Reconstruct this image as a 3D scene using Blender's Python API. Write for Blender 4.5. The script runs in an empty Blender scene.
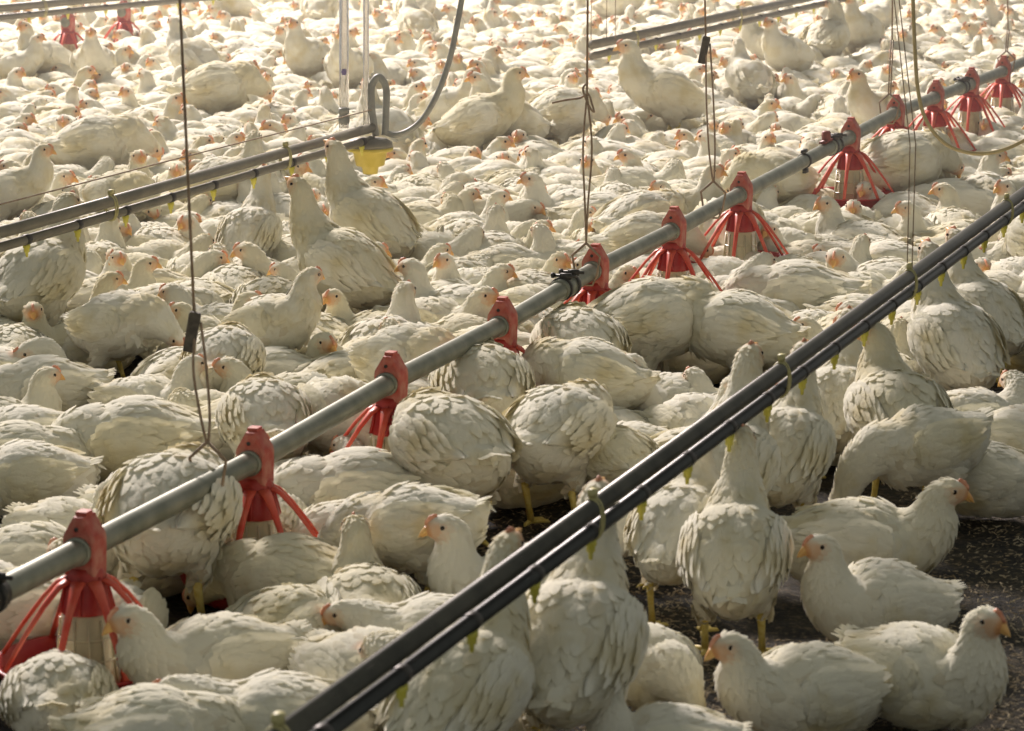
import bpy, math, random
import numpy as np
from mathutils import Vector, Matrix

# ------------------------------------------------------------------ camera, world, light, exposure
W, H = 1024, 731
F_PX = 3000.0
VPX, VPY = 1614.0, -239.0            # where the feeder line runs to; its height is the horizon
CAM_H = 1.73
PITCH = math.atan((H / 2 - VPY) / F_PX)
sc = bpy.context.scene
COL = sc.collection
cd = bpy.data.cameras.new('camera')
cam = bpy.data.objects.new('camera', cd)
COL.objects.link(cam)
cam.location = (0, 0, CAM_H)
cam.rotation_euler = (math.pi / 2 - PITCH, 0, 0)
cd.sensor_width = 36
cd.lens = F_PX / W * 36
cd.clip_end = 200
cd.dof.use_dof = True
cd.dof.focus_distance = 9.0
cd.dof.aperture_fstop = 10.0
sc.camera = cam

world = bpy.data.worlds.new('world')
sc.world = world
world.use_nodes = True
bg = world.node_tree.nodes['Background']
bg.inputs[0].default_value = (0.93, 0.95, 0.88, 1)
bg.inputs[1].default_value = 0.27

def area(name, loc, target, size, power, color):
    ld = bpy.data.lights.new(name, 'AREA')
    ld.shape = 'SQUARE'
    ld.size = size
    ld.energy = power
    ld.color = color
    o = bpy.data.objects.new(name, ld)
    COL.objects.link(o)
    o.location = loc
    o.rotation_euler = (Vector(target) - Vector(loc)).to_track_quat('-Z', 'Y').to_euler()
    return o

area('daylight_from_side_opening', (-10, 30, 15), (1.5, 12, 0), 5.0, 17300, (1.0, 0.885, 0.84))

sc.view_settings.view_transform = 'Standard'
sc.view_settings.look = 'None'
sc.view_settings.exposure = 0.0
sc.view_settings.gamma = 1.0
sc.view_settings.use_curve_mapping = False

RNG = np.random.default_rng(7)
random.seed(7)

# ------------------------------------------------------------------ pixel ray helpers (to find where things stand)
RIGHT = np.array([1.0, 0, 0])
FWD = np.array([0, math.cos(PITCH), -math.sin(PITCH)])
UPV = np.array([0, math.sin(PITCH), math.cos(PITCH)])
CAMP = np.array([0, 0, CAM_H])

def ray(px, py):
    return (px - W / 2) / F_PX * RIGHT - (py - H / 2) / F_PX * UPV + FWD

def at(px, py, z=0.0):
    d = ray(px, py)
    return CAMP + d * ((z - CAM_H) / d[2])

def at_depth(px, py, depth):
    return CAMP + ray(px, py) * depth

def depth_of(p):
    return float(np.dot(np.asarray(p) - CAMP, FWD))

def project(p):
    v = np.asarray(p, float) - CAMP
    dz = v @ FWD
    return W / 2 + F_PX * (v @ RIGHT) / dz, H / 2 - F_PX * (v @ UPV) / dz

LINE = ray(VPX, VPY)
LINE[2] = 0
LINE /= np.linalg.norm(LINE)                     # horizontal direction of the feed and water lines
LINE_YAW = math.atan2(LINE[1], LINE[0])

# ------------------------------------------------------------------ materials
def new_mat(name):
    m = bpy.data.materials.new(name)
    m.use_nodes = True
    nt = m.node_tree
    return m, nt, nt.nodes['Principled BSDF']

def N(nt, kind, **kw):
    n = nt.nodes.new(kind)
    for k, v in kw.items():
        setattr(n, k, v)
    return n

def noise(nt, scale, detail=3.0, coord='Object', rough=0.55, dim='3D'):
    tc = N(nt, 'ShaderNodeTexCoord')
    n = N(nt, 'ShaderNodeTexNoise')
    n.inputs['Scale'].default_value = scale
    n.inputs['Detail'].default_value = detail
    n.inputs['Roughness'].default_value = rough
    nt.links.new(tc.outputs[coord], n.inputs['Vector'])
    return n

def ramp(nt, src, stops):
    r = N(nt, 'ShaderNodeValToRGB')
    cr = r.color_ramp
    cr.elements[0].position, cr.elements[0].color = stops[0][0], (*stops[0][1], 1)
    cr.elements[1].position, cr.elements[1].color = stops[-1][0], (*stops[-1][1], 1)
    for p, c in stops[1:-1]:
        e = cr.elements.new(p)
        e.color = (*c, 1)
    nt.links.new(src, r.inputs['Fac'])
    return r

def bump(nt, bsdf, src, strength, dist):
    b = N(nt, 'ShaderNodeBump')
    b.inputs['Strength'].default_value = strength
    b.inputs['Distance'].default_value = dist
    nt.links.new(src, b.inputs['Height'])
    nt.links.new(b.outputs['Normal'], bsdf.inputs['Normal'])

def simple_mat(name, c1, c2, scale=30, rough=0.6, metal=0.0, bstr=0.2, bdist=0.002, lo=0.35, hi=0.65):
    m, nt, b = new_mat(name)
    n = noise(nt, scale, 4)
    r = ramp(nt, n.outputs['Fac'], [(lo, c1), (hi, c2)])
    nt.links.new(r.outputs['Color'], b.inputs['Base Color'])
    b.inputs['Roughness'].default_value = rough
    b.inputs['Metallic'].default_value = metal
    if bstr:
        bump(nt, b, n.outputs['Fac'], bstr, bdist)
    return m

def feather_mat():
    m, nt, b = new_mat('white_feathers')
    L = nt.links
    big = noise(nt, 9, 3)
    oi = N(nt, 'ShaderNodeObjectInfo')
    base = ramp(nt, oi.outputs['Random'], [(0.0, (0.87, 0.84, 0.68)), (0.5, (0.89, 0.865, 0.74)), (1.0, (0.84, 0.79, 0.58))])
    stain = ramp(nt, big.outputs['Fac'], [(0.47, (0, 0, 0)), (0.74, (1, 1, 1))])
    mx = N(nt, 'ShaderNodeMixRGB')
    mx.inputs['Color2'].default_value = (0.66, 0.55, 0.24, 1)
    mul = N(nt, 'ShaderNodeMath', operation='MULTIPLY')
    mul.inputs[1].default_value = 0.75
    L.new(stain.outputs['Color'], mul.inputs[0])
    L.new(mul.outputs[0], mx.inputs['Fac'])
    L.new(base.outputs['Color'], mx.inputs['Color1'])
    # bare skin of the face, stored per vertex on the head
    at_ = N(nt, 'ShaderNodeAttribute', attribute_name='face')
    mx2 = N(nt, 'ShaderNodeMixRGB')
    mx2.inputs['Color2'].default_value = (0.72, 0.34, 0.12, 1)
    L.new(at_.outputs['Fac'], mx2.inputs['Fac'])
    L.new(mx.outputs['Color'], mx2.inputs['Color1'])
    # soiled feathers, stored per vertex (feather by feather)
    at2 = N(nt, 'ShaderNodeAttribute', attribute_name='soil')
    mx3 = N(nt, 'ShaderNodeMixRGB')
    mx3.inputs['Color2'].default_value = (0.50, 0.36, 0.15, 1)
    L.new(at2.outputs['Fac'], mx3.inputs['Fac'])
    L.new(mx2.outputs['Color'], mx3.inputs['Color1'])
    L.new(mx3.outputs['Color'], b.inputs['Base Color'])
    b.inputs['Roughness'].default_value = 0.95
    b.inputs['Specular IOR Level'].default_value = 0.1
    b.inputs['Sheen Weight'].default_value = 0.25
    b.inputs['Sheen Roughness'].default_value = 0.6
    fine = noise(nt, 160, 3)
    bump(nt, b, fine.outputs['Fac'], 0.35, 0.004)
    tr = N(nt, 'ShaderNodeBsdfTranslucent')
    L.new(mx3.outputs['Color'], tr.inputs['Color'])
    ms = N(nt, 'ShaderNodeMixShader')
    ms.inputs[0].default_value = 0.22
    L.new(b.outputs[0], ms.inputs[1])
    L.new(tr.outputs[0], ms.inputs[2])
    L.new(ms.outputs[0], nt.nodes['Material Output'].inputs['Surface'])
    return m

M = {}
M['feather'] = feather_mat()
M['beak'] = simple_mat('beak_horn', (0.72, 0.36, 0.10), (0.82, 0.52, 0.18), 60, 0.45, bstr=0)
M['comb'] = simple_mat('comb_skin', (0.66, 0.24, 0.13), (0.78, 0.40, 0.25), 80, 0.5)
M['eye'] = simple_mat('eye_dark', (0.012, 0.007, 0.004), (0.03, 0.015, 0.008), 80, 0.15, bstr=0)
M['leg'] = simple_mat('leg_scale', (0.62, 0.46, 0.09), (0.75, 0.62, 0.2), 90, 0.55)
M['pipe'] = simple_mat('galvanised_pipe', (0.18, 0.19, 0.145), (0.29, 0.29, 0.23), 14, 0.45, 0.5, 0.1)
M['tube'] = simple_mat('dull_aluminium_tube', (0.05, 0.048, 0.037), (0.09, 0.084, 0.064), 12, 0.42, 0.3, 0.1)
M['water'] = simple_mat('dark_water_pipe', (0.02, 0.022, 0.02), (0.045, 0.046, 0.04), 12, 0.4, 0.0, 0.1)
M['greypipe'] = simple_mat('grey_plastic_pipe', (0.16, 0.145, 0.11), (0.22, 0.20, 0.15), 12, 0.45, 0.0, 0.1)
M['red'] = simple_mat('red_plastic', (0.36, 0.012, 0.012), (0.44, 0.06, 0.04), 18, 0.42, 0.0, 0.15, lo=0.4, hi=0.75)
M['cap'] = simple_mat('dusty_red_plastic', (0.44, 0.06, 0.04), (0.52, 0.20, 0.14), 35, 0.6, 0.0, 0.15)
M['bar'] = simple_mat('bright_red_plastic', (0.66, 0.06, 0.03), (0.72, 0.14, 0.08), 22, 0.4, 0.0, 0.1)
M['block'] = simple_mat('worn_adjuster', (0.07, 0.062, 0.05), (0.14, 0.12, 0.09), 60, 0.6, 0.2, 0.2)
M['wire'] = simple_mat('rusty_wire', (0.24, 0.17, 0.11), (0.38, 0.28, 0.19), 40, 0.7, 0.2, 0.1)
M['dark'] = simple_mat('dark_metal', (0.035, 0.035, 0.032), (0.09, 0.08, 0.07), 40, 0.5, 0.5, 0.1)
M['nipple'] = simple_mat('yellow_plastic', (0.62, 0.56, 0.06), (0.72, 0.66, 0.14), 30, 0.4, 0, 0)
M['strap'] = simple_mat('olive_strap', (0.42, 0.38, 0.15), (0.55, 0.5, 0.24), 30, 0.5, 0, 0)
M['cup'] = simple_mat('yellow_cup', (0.55, 0.42, 0.04), (0.66, 0.52, 0.10), 20, 0.45, 0, 0)
M['hose'] = simple_mat('grey_hose', (0.25, 0.25, 0.22), (0.36, 0.35, 0.30), 20, 0.45, 0, 0)
M['hose2'] = simple_mat('tan_hose', (0.36, 0.28, 0.12), (0.46, 0.37, 0.18), 20, 0.4, 0, 0)
M['shaving'] = simple_mat('wood_shaving', (0.22, 0.15, 0.07), (0.5, 0.42, 0.28), 9, 0.9, 0, 0)
M['purple'] = simple_mat('purple_plastic', (0.12, 0.07, 0.3), (0.2, 0.13, 0.42), 20, 0.4, 0, 0)

def clear_mat(name, col, rough, trans):
    m, nt, b = new_mat(name)
    n = noise(nt, 30, 3)
    r = ramp(nt, n.outputs['Fac'], [(0.3, tuple(c * 0.8 for c in col)), (0.7, col)])
    nt.links.new(r.outputs['Color'], b.inputs['Base Color'])
    b.inputs['Roughness'].default_value = rough
    b.inputs['IOR'].default_value = 1.3
    b.inputs['Transmission Weight'].default_value = trans
    return m
M['cone'] = clear_mat('clouded_feed_cylinder', (0.80, 0.74, 0.50), 0.35, 0.35)
M['clear'] = clear_mat('clear_tube', (0.95, 0.93, 0.9), 0.12, 0.85)

def litter_mat():
    m, nt, b = new_mat('old_litter')
    n1 = noise(nt, 5, 6, rough=0.7)
    n2 = noise(nt, 70, 5, rough=0.7)
    r1 = ramp(nt, n1.outputs['Fac'], [(0.35, (0.012, 0.013, 0.016)), (0.7, (0.07, 0.057, 0.033))])
    r2 = ramp(nt, n2.outputs['Fac'], [(0.5, (0.0, 0.0, 0.0)), (0.8, (0.26, 0.20, 0.11))])
    mx = N(nt, 'ShaderNodeMixRGB', blend_type='ADD')
    mx.inputs['Fac'].default_value = 0.8
    nt.links.new(r1.outputs['Color'], mx.inputs['Color1'])
    nt.links.new(r2.outputs['Color'], mx.inputs['Color2'])
    nt.links.new(mx.outputs['Color'], b.inputs['Base Color'])
    b.inputs['Roughness'].default_value = 0.95
    bump(nt, b, n2.outputs['Fac'], 0.9, 0.02)
    return m
M['litter'] = litter_mat()

# ------------------------------------------------------------------ mesh helpers
class MB:
    def __init__(s):
        s.v, s.f, s.n = [], [], 0
    def add(s, verts, faces):
        s.v.append(np.asarray(verts, float).reshape(-1, 3))
        s.f += [tuple(int(i) + s.n for i in f) for f in faces]
        s.n += len(s.v[-1])
    def verts(s):
        return np.concatenate(s.v) if s.v else np.zeros((0, 3))
    def ring_tube(s, rings, cap=True, closed=False):
        """rings: list of (k,3) arrays"""
        k = len(rings[0])
        v = np.concatenate(rings)
        f = []
        n = len(rings)
        for i in range(n if closed else n - 1):
            for j in range(k):
                a, b = i * k + j, i * k + (j + 1) % k
                c, d = ((i + 1) % n) * k + (j + 1) % k, ((i + 1) % n) * k + j
                f.append((a, b, c, d))
        if cap and not closed:
            f.append(tuple(range(k - 1, -1, -1)))
            f.append(tuple((n - 1) * k + j for j in range(k)))
        s.add(v, f)
    def tube(s, pts, r, seg=10, cap=True, closed=False):
        pts = np.asarray(pts, float)
        n = len(pts)
        rr = np.full(n, r) if np.isscalar(r) else np.asarray(r)
        rings = []
        ref = None
        for i in range(n):
            if closed:
                t = pts[(i + 1) % n] - pts[i - 1]
            else:
                t = pts[min(i + 1, n - 1)] - pts[max(i - 1, 0)]
            t = t / (np.linalg.norm(t) + 1e-12)
            if ref is None:
                ref = np.array([0, 0, 1.0]) if abs(t[2]) < 0.9 else np.array([1.0, 0, 0])
            a = np.cross(t, ref); a /= np.linalg.norm(a) + 1e-12
            b = np.cross(a, t)
            ref = b
            th = np.linspace(0, 2 * np.pi, seg, endpoint=False)
            rings.append(pts[i] + rr[i] * (np.cos(th)[:, None] * a + np.sin(th)[:, None] * b))
        s.ring_tube(rings, cap, closed)
    def lathe(s, prof, seg=16, center=(0, 0, 0), cap=True, rot=0.0):
        th = np.linspace(0, 2 * np.pi, seg, endpoint=False) + rot
        rings = [np.c_[r * np.cos(th), r * np.sin(th), np.full(seg, z)] + np.array(center) for r, z in prof]
        s.ring_tube(rings, cap)
    def box(s, c, d, rotz=0.0):
        c = np.array(c); d = np.array(d) / 2
        v = np.array([[x, y, z] for x in (-1, 1) for y in (-1, 1) for z in (-1, 1)]) * d
        cs, sn = math.cos(rotz), math.sin(rotz)
        v = np.c_[v[:, 0] * cs - v[:, 1] * sn, v[:, 0] * sn + v[:, 1] * cs, v[:, 2]] + c
        s.add(v, [(0, 1, 3, 2), (4, 6, 7, 5), (0, 4, 5, 1), (2, 3, 7, 6), (0, 2, 6, 4), (1, 5, 7, 3)])
    def mesh(s, name, mat, smooth=True):
        me = bpy.data.meshes.new(name)
        me.from_pydata(s.verts().tolist(), [], s.f)
        me.materials.append(mat)
        if smooth:
            me.polygons.foreach_set('use_smooth', [True] * len(me.polygons))
        me.update()
        return me
    def build(s, name, mat, parent=None, smooth=True, bevel=0.0):
        o = bpy.data.objects.new(name, s.mesh(name, mat, smooth))
        COL.objects.link(o)
        if parent is not None:
            o.parent = parent
        if bevel:
            bv = o.modifiers.new('bevel', 'BEVEL')
            bv.width = bevel
            bv.segments = 2
            bv.limit_method = 'ANGLE'
        return o

def tag(o, label=None, cat=None, group=None, kind=None):
    if label: o['label'] = label
    if cat: o['category'] = cat
    if group: o['group'] = group
    if kind: o['kind'] = kind
    return o

def empty(name, loc, rz=0.0):
    o = bpy.data.objects.new(name, None)
    COL.objects.link(o)
    o.location = tuple(loc)
    o.rotation_euler = (0, 0, rz)
    o.empty_display_size = 0.05
    return o

def set_attr(me, name, arr):
    a = me.attributes.new(name, 'FLOAT', 'POINT')
    a.data.foreach_set('value', np.asarray(arr, np.float32))

def hnoise(p, s, seed=0.0):
    """cheap smooth pseudo-noise in -1..1"""
    x, y, z = p[:, 0] * s + seed, p[:, 1] * s + seed * 1.7, p[:, 2] * s - seed
    return (np.sin(x * 1.3 + 2 * np.sin(y * 0.9 + z)) + np.sin(y * 1.7 + 1.5 * np.sin(z * 1.1 + x * 0.7)) + np.sin(z * 1.9 + 1.3 * np.sin(x * 1.2))) / 3

# ------------------------------------------------------------------ the chicken
# body stations: x, z, half width, half height up, half height down   (lying bird, head towards +x)
BODY = np.array([
    (-0.160, 0.128, 0.010, 0.007, 0.008),
    (-0.140, 0.120, 0.034, 0.022, 0.034),
    (-0.112, 0.108, 0.060, 0.042, 0.066),
    (-0.070, 0.099, 0.085, 0.066, 0.086),
    (-0.020, 0.095, 0.100, 0.082, 0.091),
    (0.030, 0.094, 0.102, 0.083, 0.091),
    (0.070, 0.096, 0.090, 0.073, 0.087),
    (0.100, 0.103, 0.070, 0.060, 0.074),
])
# neck stations relative to the last body station: dx, dy, dz, radius side, up, down, head yaw (deg)
NECKS = {
 'up':     [(.022,0,.028,.050,.046,.056,0),(.034,0,.066,.036,.034,.044,0),(.038,0,.102,.027,.028,.030,0),(.042,0,.130,.0235,.026,.024,0),(.060,0,.146,.0235,.023,.023,0),(.079,0,.144,.018,.017,.018,0),(.092,0,.139,.010,.010,.010,0)],
 'mid':    [(.026,0,.022,.052,.046,.056,0),(.042,0,.048,.039,.036,.044,0),(.050,0,.074,.029,.030,.032,0),(.060,0,.092,.0245,.026,.025,0),(.078,0,.102,.0235,.023,.023,0),(.096,0,.098,.018,.017,.018,0),(.109,0,.092,.010,.010,.010,0)],
 'low':    [(.028,0,.010,.052,.046,.054,0),(.050,0,.024,.040,.036,.042,0),(.068,0,.032,.030,.030,.031,0),(.086,0,.038,.0245,.025,.025,0),(.104,0,.039,.0235,.023,.023,0),(.122,0,.032,.018,.017,.018,0),(.134,0,.024,.010,.010,.010,0)],
 'down':   [(.026,0,-.004,.052,.048,.050,0),(.050,0,-.016,.040,.036,.038,0),(.070,0,-.030,.030,.029,.030,0),(.086,0,-.044,.0245,.025,.025,0),(.100,0,-.056,.0235,.023,.022,0),(.110,0,-.070,.017,.017,.017,0),(.114,0,-.080,.010,.010,.010,0)],
 'left':   [(.022,0,.028,.050,.046,.056,5),(.034,.002,.066,.036,.034,.044,20),(.038,.005,.100,.027,.028,.030,45),(.040,.014,.128,.0235,.026,.024,70),(.046,.032,.144,.0235,.023,.023,80),(.049,.051,.141,.018,.017,.018,82),(.050,.064,.136,.010,.010,.010,82)],
 'right':  [(.022,0,.028,.050,.046,.056,-5),(.034,-.002,.066,.036,.034,.044,-20),(.038,-.005,.100,.027,.028,.030,-45),(.040,-.014,.128,.0235,.026,.024,-70),(.046,-.032,.144,.0235,.023,.023,-80),(.049,-.051,.141,.018,.017,.018,-82),(.050,-.064,.136,.010,.010,.010,-82)],
 'side':   [(.026,.002,.022,.052,.046,.056,10),(.040,.008,.046,.040,.036,.044,30),(.046,.018,.064,.030,.030,.032,60),(.044,.034,.074,.025,.026,.025,95),(.040,.052,.080,.0235,.023,.023,105),(.034,.070,.075,.018,.017,.018,108),(.030,.082,.069,.010,.010,.010,108)],
 'back':   [(.020,-.002,.026,.050,.046,.054,-10),(.026,-.012,.054,.038,.036,.042,-50),(.018,-.026,.070,.030,.030,.032,-110),(-.004,-.034,.074,.0255,.026,.025,-160),(-.026,-.036,.070,.0235,.023,.022,-172),(-.044,-.034,.060,.017,.016,.017,-174),(-.056,-.032,.052,.010,.010,.010,-174)],
 'stretch':[(.026,0,.040,.048,.044,.052,0),(.042,0,.088,.033,.032,.038,0),(.050,0,.130,.026,.027,.028,0),(.056,0,.162,.0235,.025,.024,0),(.070,0,.184,.0235,.023,.023,0),(.084,0,.196,.018,.017,.018,0),(.094,0,.204,.010,.010,.010,0)],
 'feed':   [(.034,0,-.006,.050,.046,.050,0),(.064,0,-.034,.038,.036,.038,0),(.086,0,-.068,.029,.029,.030,0),(.102,0,-.100,.0245,.025,.025,0),(.114,0,-.122,.0235,.023,.022,0),(.124,0,-.142,.017,.017,.017,0),(.128,0,-.156,.010,.010,.010,0)],
}

NECK_H = {'up': 0.80, 'left': 0.80, 'right': 0.80, 'stretch': 0.78, 'mid': 0.92}

def catmull(P, per):
    out = []
    n = len(P)
    for i in range(n - 1):
        p0, p1, p2, p3 = P[max(i - 1, 0)], P[i], P[i + 1], P[min(i + 2, n - 1)]
        for k in range(per):
            t = k / per
            out.append(0.5 * ((2 * p1) + (-p0 + p2) * t + (2 * p0 - 5 * p1 + 4 * p2 - p3) * t * t + (-p0 + 3 * p1 - 3 * p2 + p3) * t ** 3))
    out.append(P[-1])
    return np.array(out)

def blade_field(P, Nn, Fl, L, Wd, lift, rows=3, rng=RNG):
    """feathers rooted at P, surface normal Nn, pointing along Fl. Returns verts, faces, index of feather per vertex"""
    n = len(P)
    S = np.cross(Nn, Fl)
    prof_w = {2: [0.75, 0.9, 0.25], 3: [0.6, 1.0, 0.85, 0.22], 4: [0.55, 0.95, 1.0, 0.8, 0.2]}[rows]
    vs = []
    curl = rng.normal(0, 0.12, n)
    for i, w in enumerate(prof_w):
        t = i / rows
        along = (t - 0.25) * L
        up = lift * t - 0.0022 * (1 - t) + 0.0012 - along * np.abs(along) / 0.19
        for sgn in (-1, 0, 1):
            drop = 0.13 * Wd * w if sgn else 0.0
            vs.append(P + Fl * along[:, None] + S * (sgn * 0.5 * Wd * w + curl * L * t * t * 0.3)[:, None] + Nn * (up - drop + 0.001)[:, None])
    V = np.stack(vs, 1)                       # n, rows+1 * 3, 3
    k = V.shape[1]
    q = []
    for i in range(rows):
        for j in range(2):
            a = i * 3 + j
            q.append((a, a + 1, a + 4, a + 3))
    q = np.array(q)
    faces = (q[None] + (np.arange(n) * k)[:, None, None]).reshape(-1, 4)
    return V.reshape(-1, 3), faces, np.repeat(np.arange(n), k)

def poisson(P, dist, rng):
    """greedy thinning, dist per point"""
    order = rng.permutation(len(P))
    cell = max(float(dist.max()), 1e-4)
    grid = {}
    keep = []
    for i in order:
        p = P[i]
        c = tuple((p // cell).astype(int))
        ok = True
        for dx in (-1, 0, 1):
            for dy in (-1, 0, 1):
                for dz in (-1, 0, 1):
                    for j in grid.get((c[0] + dx, c[1] + dy, c[2] + dz), ()):
                        if ((P[j] - p) ** 2).sum() < dist[i] ** 2:
                            ok = False
                            break
                    if not ok: break
                if not ok: break
            if not ok: break
        if ok:
            keep.append(i)
            grid.setdefault(c, []).append(i)
    return np.array(keep)

def rot_y(p, a, c):
    """pitch: nose up by a about point c"""
    p = np.array(p, float) - c
    x = p[:, 0] * math.cos(a) - p[:, 2] * math.sin(a)
    z = p[:, 0] * math.sin(a) + p[:, 2] * math.cos(a)
    return np.c_[x, p[:, 1], z] + c

def make_bird(neck='up', stand=0.0, pitch=0.0, puff=1.0, voxel=0.0065, spacing=0.017, rows=3, seed=1, fluff=1.0):
    """returns dict of part name -> (verts, faces) numpy, plus attributes"""
    rng = np.random.default_rng(seed)
    C = np.array([-0.02, 0, 0.09])
    lift = np.array([0, 0, stand])
    B = BODY.copy()
    bp = rot_y(np.c_[B[:, 0], np.zeros(len(B)), B[:, 1]], pitch, C) + lift
    st = np.c_[bp, B[:, 2] * puff, B[:, 3] * puff, B[:, 4] * (puff if stand else 1.0), np.zeros(len(B))]
    last = bp[-1]
    nk = [(last[0] + a, last[1] + b, last[2] + c * (NECK_H[neck] if neck in NECK_H else 1.0), d, e, f, g) for a, b, c, d, e, f, g in NECKS[neck]]
    # stout broiler neck: full at its root
    nk = [(a, b, c, d * w, e * w, f * w, g) for (a, b, c, d, e, f, g), w in zip(nk, (1.16, 1.24, 1.25, 1.2, 1.16, 1.14, 1.1))]
    ctrl = np.vstack([st, np.array(nk)])
    S = catmull(ctrl, 5)
    n_body = (len(st) - 1) * 5
    pos = S[:, :3]
    T = np.gradient(pos, axis=0)
    T /= np.linalg.norm(T, axis=1)[:, None]
    yaw = np.radians(S[:, 6])
    side = np.c_[-np.sin(yaw), np.cos(yaw), np.zeros(len(yaw))]
    up = np.cross(T, side)
    up /= np.linalg.norm(up, axis=1)[:, None]
    side = np.cross(up, T)
    mb = MB()
    th = np.linspace(0, 2 * np.pi, 28, endpoint=False)
    rings = []
    for i in range(len(pos)):
        c, s = np.cos(th), np.sin(th)
        hv = np.where(s > 0, S[i, 4], S[i, 5])
        rings.append(pos[i] + (S[i, 3] * c)[:, None] * side[i] + (hv * s)[:, None] * up[i])
    mb.ring_tube(rings)
    def blob(c, r, rotp=0.0):
        u = np.linspace(0, np.pi, 9)[1:-1]
        rr = [np.array([[r[0] * math.sin(a) * math.cos(t), r[1] * math.sin(a) * math.sin(t), r[2] * math.cos(a)] for t in th[::2]]) for a in u[::-1]]
        rr = [rot_y(q, rotp, np.zeros(3)) + np.array(c) for q in rr]
        mb.ring_tube(rr)
    hips = rot_y([(-0.025, 0.055, 0.06), (-0.025, -0.055, 0.06)], pitch * 0.8, C) + lift
    if stand:
        for h in hips:
            blob(h + (0.0, 0, -0.005), (0.042, 0.034, 0.055))
            blob(h + (-0.008, 0, -0.045), (0.027, 0.022, 0.042))
    # crop / breast bulge
    br = rot_y([(0.085, 0, 0.088)], pitch, C)[0] + lift
    blob(br, (0.045, 0.058, 0.055))
    me = mb.mesh('tmp', M['feather'])
    o = bpy.data.objects.new('tmp', me)
    COL.objects.link(o)
    r = o.modifiers.new('r', 'REMESH')
    r.mode = 'VOXEL'
    r.voxel_size = voxel
    sm = o.modifiers.new('s', 'SMOOTH')
    sm.iterations = 6
    sm.factor = 0.6
    dg = bpy.context.evaluated_depsgraph_get()
    ev = bpy.data.meshes.new_from_object(o.evaluated_get(dg))
    bpy.data.objects.remove(o)
    nv = len(ev.vertices)
    V = np.empty(nv * 3); ev.vertices.foreach_get('co', V); V = V.reshape(-1, 3)
    NV = np.empty(nv * 3); ev.vertices.foreach_get('normal', NV); NV = NV.reshape(-1, 3)
    loops = np.empty(len(ev.loops), int); ev.loops.foreach_get('vertex_index', loops)
    tot = np.empty(len(ev.polygons), int); ev.polygons.foreach_get('loop_total', tot)
    if (tot == 4).all():
        Fq = loops.reshape(-1, 4)
    else:
        st_ = np.empty(len(ev.polygons), int); ev.polygons.foreach_get('loop_start', st_)
        Fq = np.array([loops[a:a + 4] if t == 4 else np.r_[loops[a:a + 3], loops[a + 2]] for a, t in zip(st_, tot)])
    bpy.data.meshes.remove(ev); bpy.data.meshes.remove(me)
    # lumps of plumage
    V = V + NV * (0.0060 * hnoise(V, 34, seed) + 0.0028 * hnoise(V, 85, seed + 3))[:, None] * np.clip((np.linalg.norm(V - pos[-1], axis=1)[:, None] - 0.06) * 12, 0, 1)
    if not stand:
        V[:, 2] = np.maximum(V[:, 2], 0.004)
    # nearest spine station -> flow direction, body parameter
    d2 = ((V[:, None, :] - pos[None]) ** 2).sum(-1) / (S[:, 3][None] ** 2 + 1e-4)
    k = d2.argmin(1)
    flow = -T[k]
    flow = flow + np.array([0, 0, -0.25])
    flow = flow - NV * (flow * NV).sum(1)[:, None]
    flow /= np.linalg.norm(flow, axis=1)[:, None] + 1e-9
    nS = len(pos)
    par = k / (nS - 1)
    head_i = n_body + 3 * 5 + 2
    headp = np.clip((k - head_i) / 6.0, 0, 1)
    eyec = pos[n_body + 5 * 5 + 1]
    dist_eye = np.linalg.norm(V - eyec, axis=1)
    face = np.clip(1 - (dist_eye - 0.020) / 0.012, 0, 1) * 0.9 * (k > head_i)
    beakb = pos[-1]
    crown = ((V - eyec) * up[n_body + 26]).sum(1)
    face *= np.clip(1 - (crown - 0.008) / 0.010, 0, 1)
    face = np.maximum(face, np.clip(1 - (np.linalg.norm(V - beakb, axis=1) - 0.014) / 0.018, 0, 1) * 0.95)
    size = np.where(k < n_body, 1.0, np.clip(1.0 - (k - n_body) / 22.0, 0.42, 1))
    keep_ok = (dist_eye > 0.024) & (np.linalg.norm(V - beakb, axis=1) > 0.03) & (V[:, 2] > (0.02 if not stand else 0.0))
    idx0 = np.where(keep_ok)[0]
    kp = idx0[poisson(V[idx0], spacing * size[idx0], rng)]
    Lf = spacing * 2.1 * size[kp] * rng.uniform(0.85, 1.25, len(kp))
    Wf = spacing * 1.45 * size[kp] * rng.uniform(0.85, 1.2, len(kp))
    # rump and thigh feathers are longer and looser
    lf = (0.0020 + 0.0032 * rng.random(len(kp)) ** 1.5 * fluff) * size[kp]
    jit = rng.normal(0, 0.22, (len(kp), 3))
    fl = flow[kp] + jit
    fl -= NV[kp] * (fl * NV[kp]).sum(1)[:, None]
    fl /= np.linalg.norm(fl, axis=1)[:, None]
    bv, bf, bi = blade_field(V[kp], NV[kp], fl, Lf, Wf, lf, rows, rng)
    soilf = (rng.random(len(kp)) < 0.07) * rng.uniform(0.1, 0.5, len(kp))
    low = np.clip((0.06 + stand - V[kp][:, 2]) / 0.06, 0, 1) * rng.uniform(0, 0.45, len(kp))      # litter dirt on the belly feathers
    soilf = np.clip(soilf * 0.6 + low, 0, 0.6) * (k[kp] < n_body)
    allV = np.concatenate([V, bv]); allF = np.concatenate([Fq, bf + nv])
    faceA = np.concatenate([face, face[kp][bi] * 0.6])
    soil = np.concatenate([np.zeros(nv), soilf[bi]])
    out = {'body': (allV, allF, faceA, soil), 'n_skin': nv}
    # tail fan
    def bxf(p):
        return rot_y(p, pitch, C) + lift
    tb = bxf([(-0.150, 0, 0.128)])[0]
    n = 9
    P = []; Fl = []; Nn = []
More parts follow.
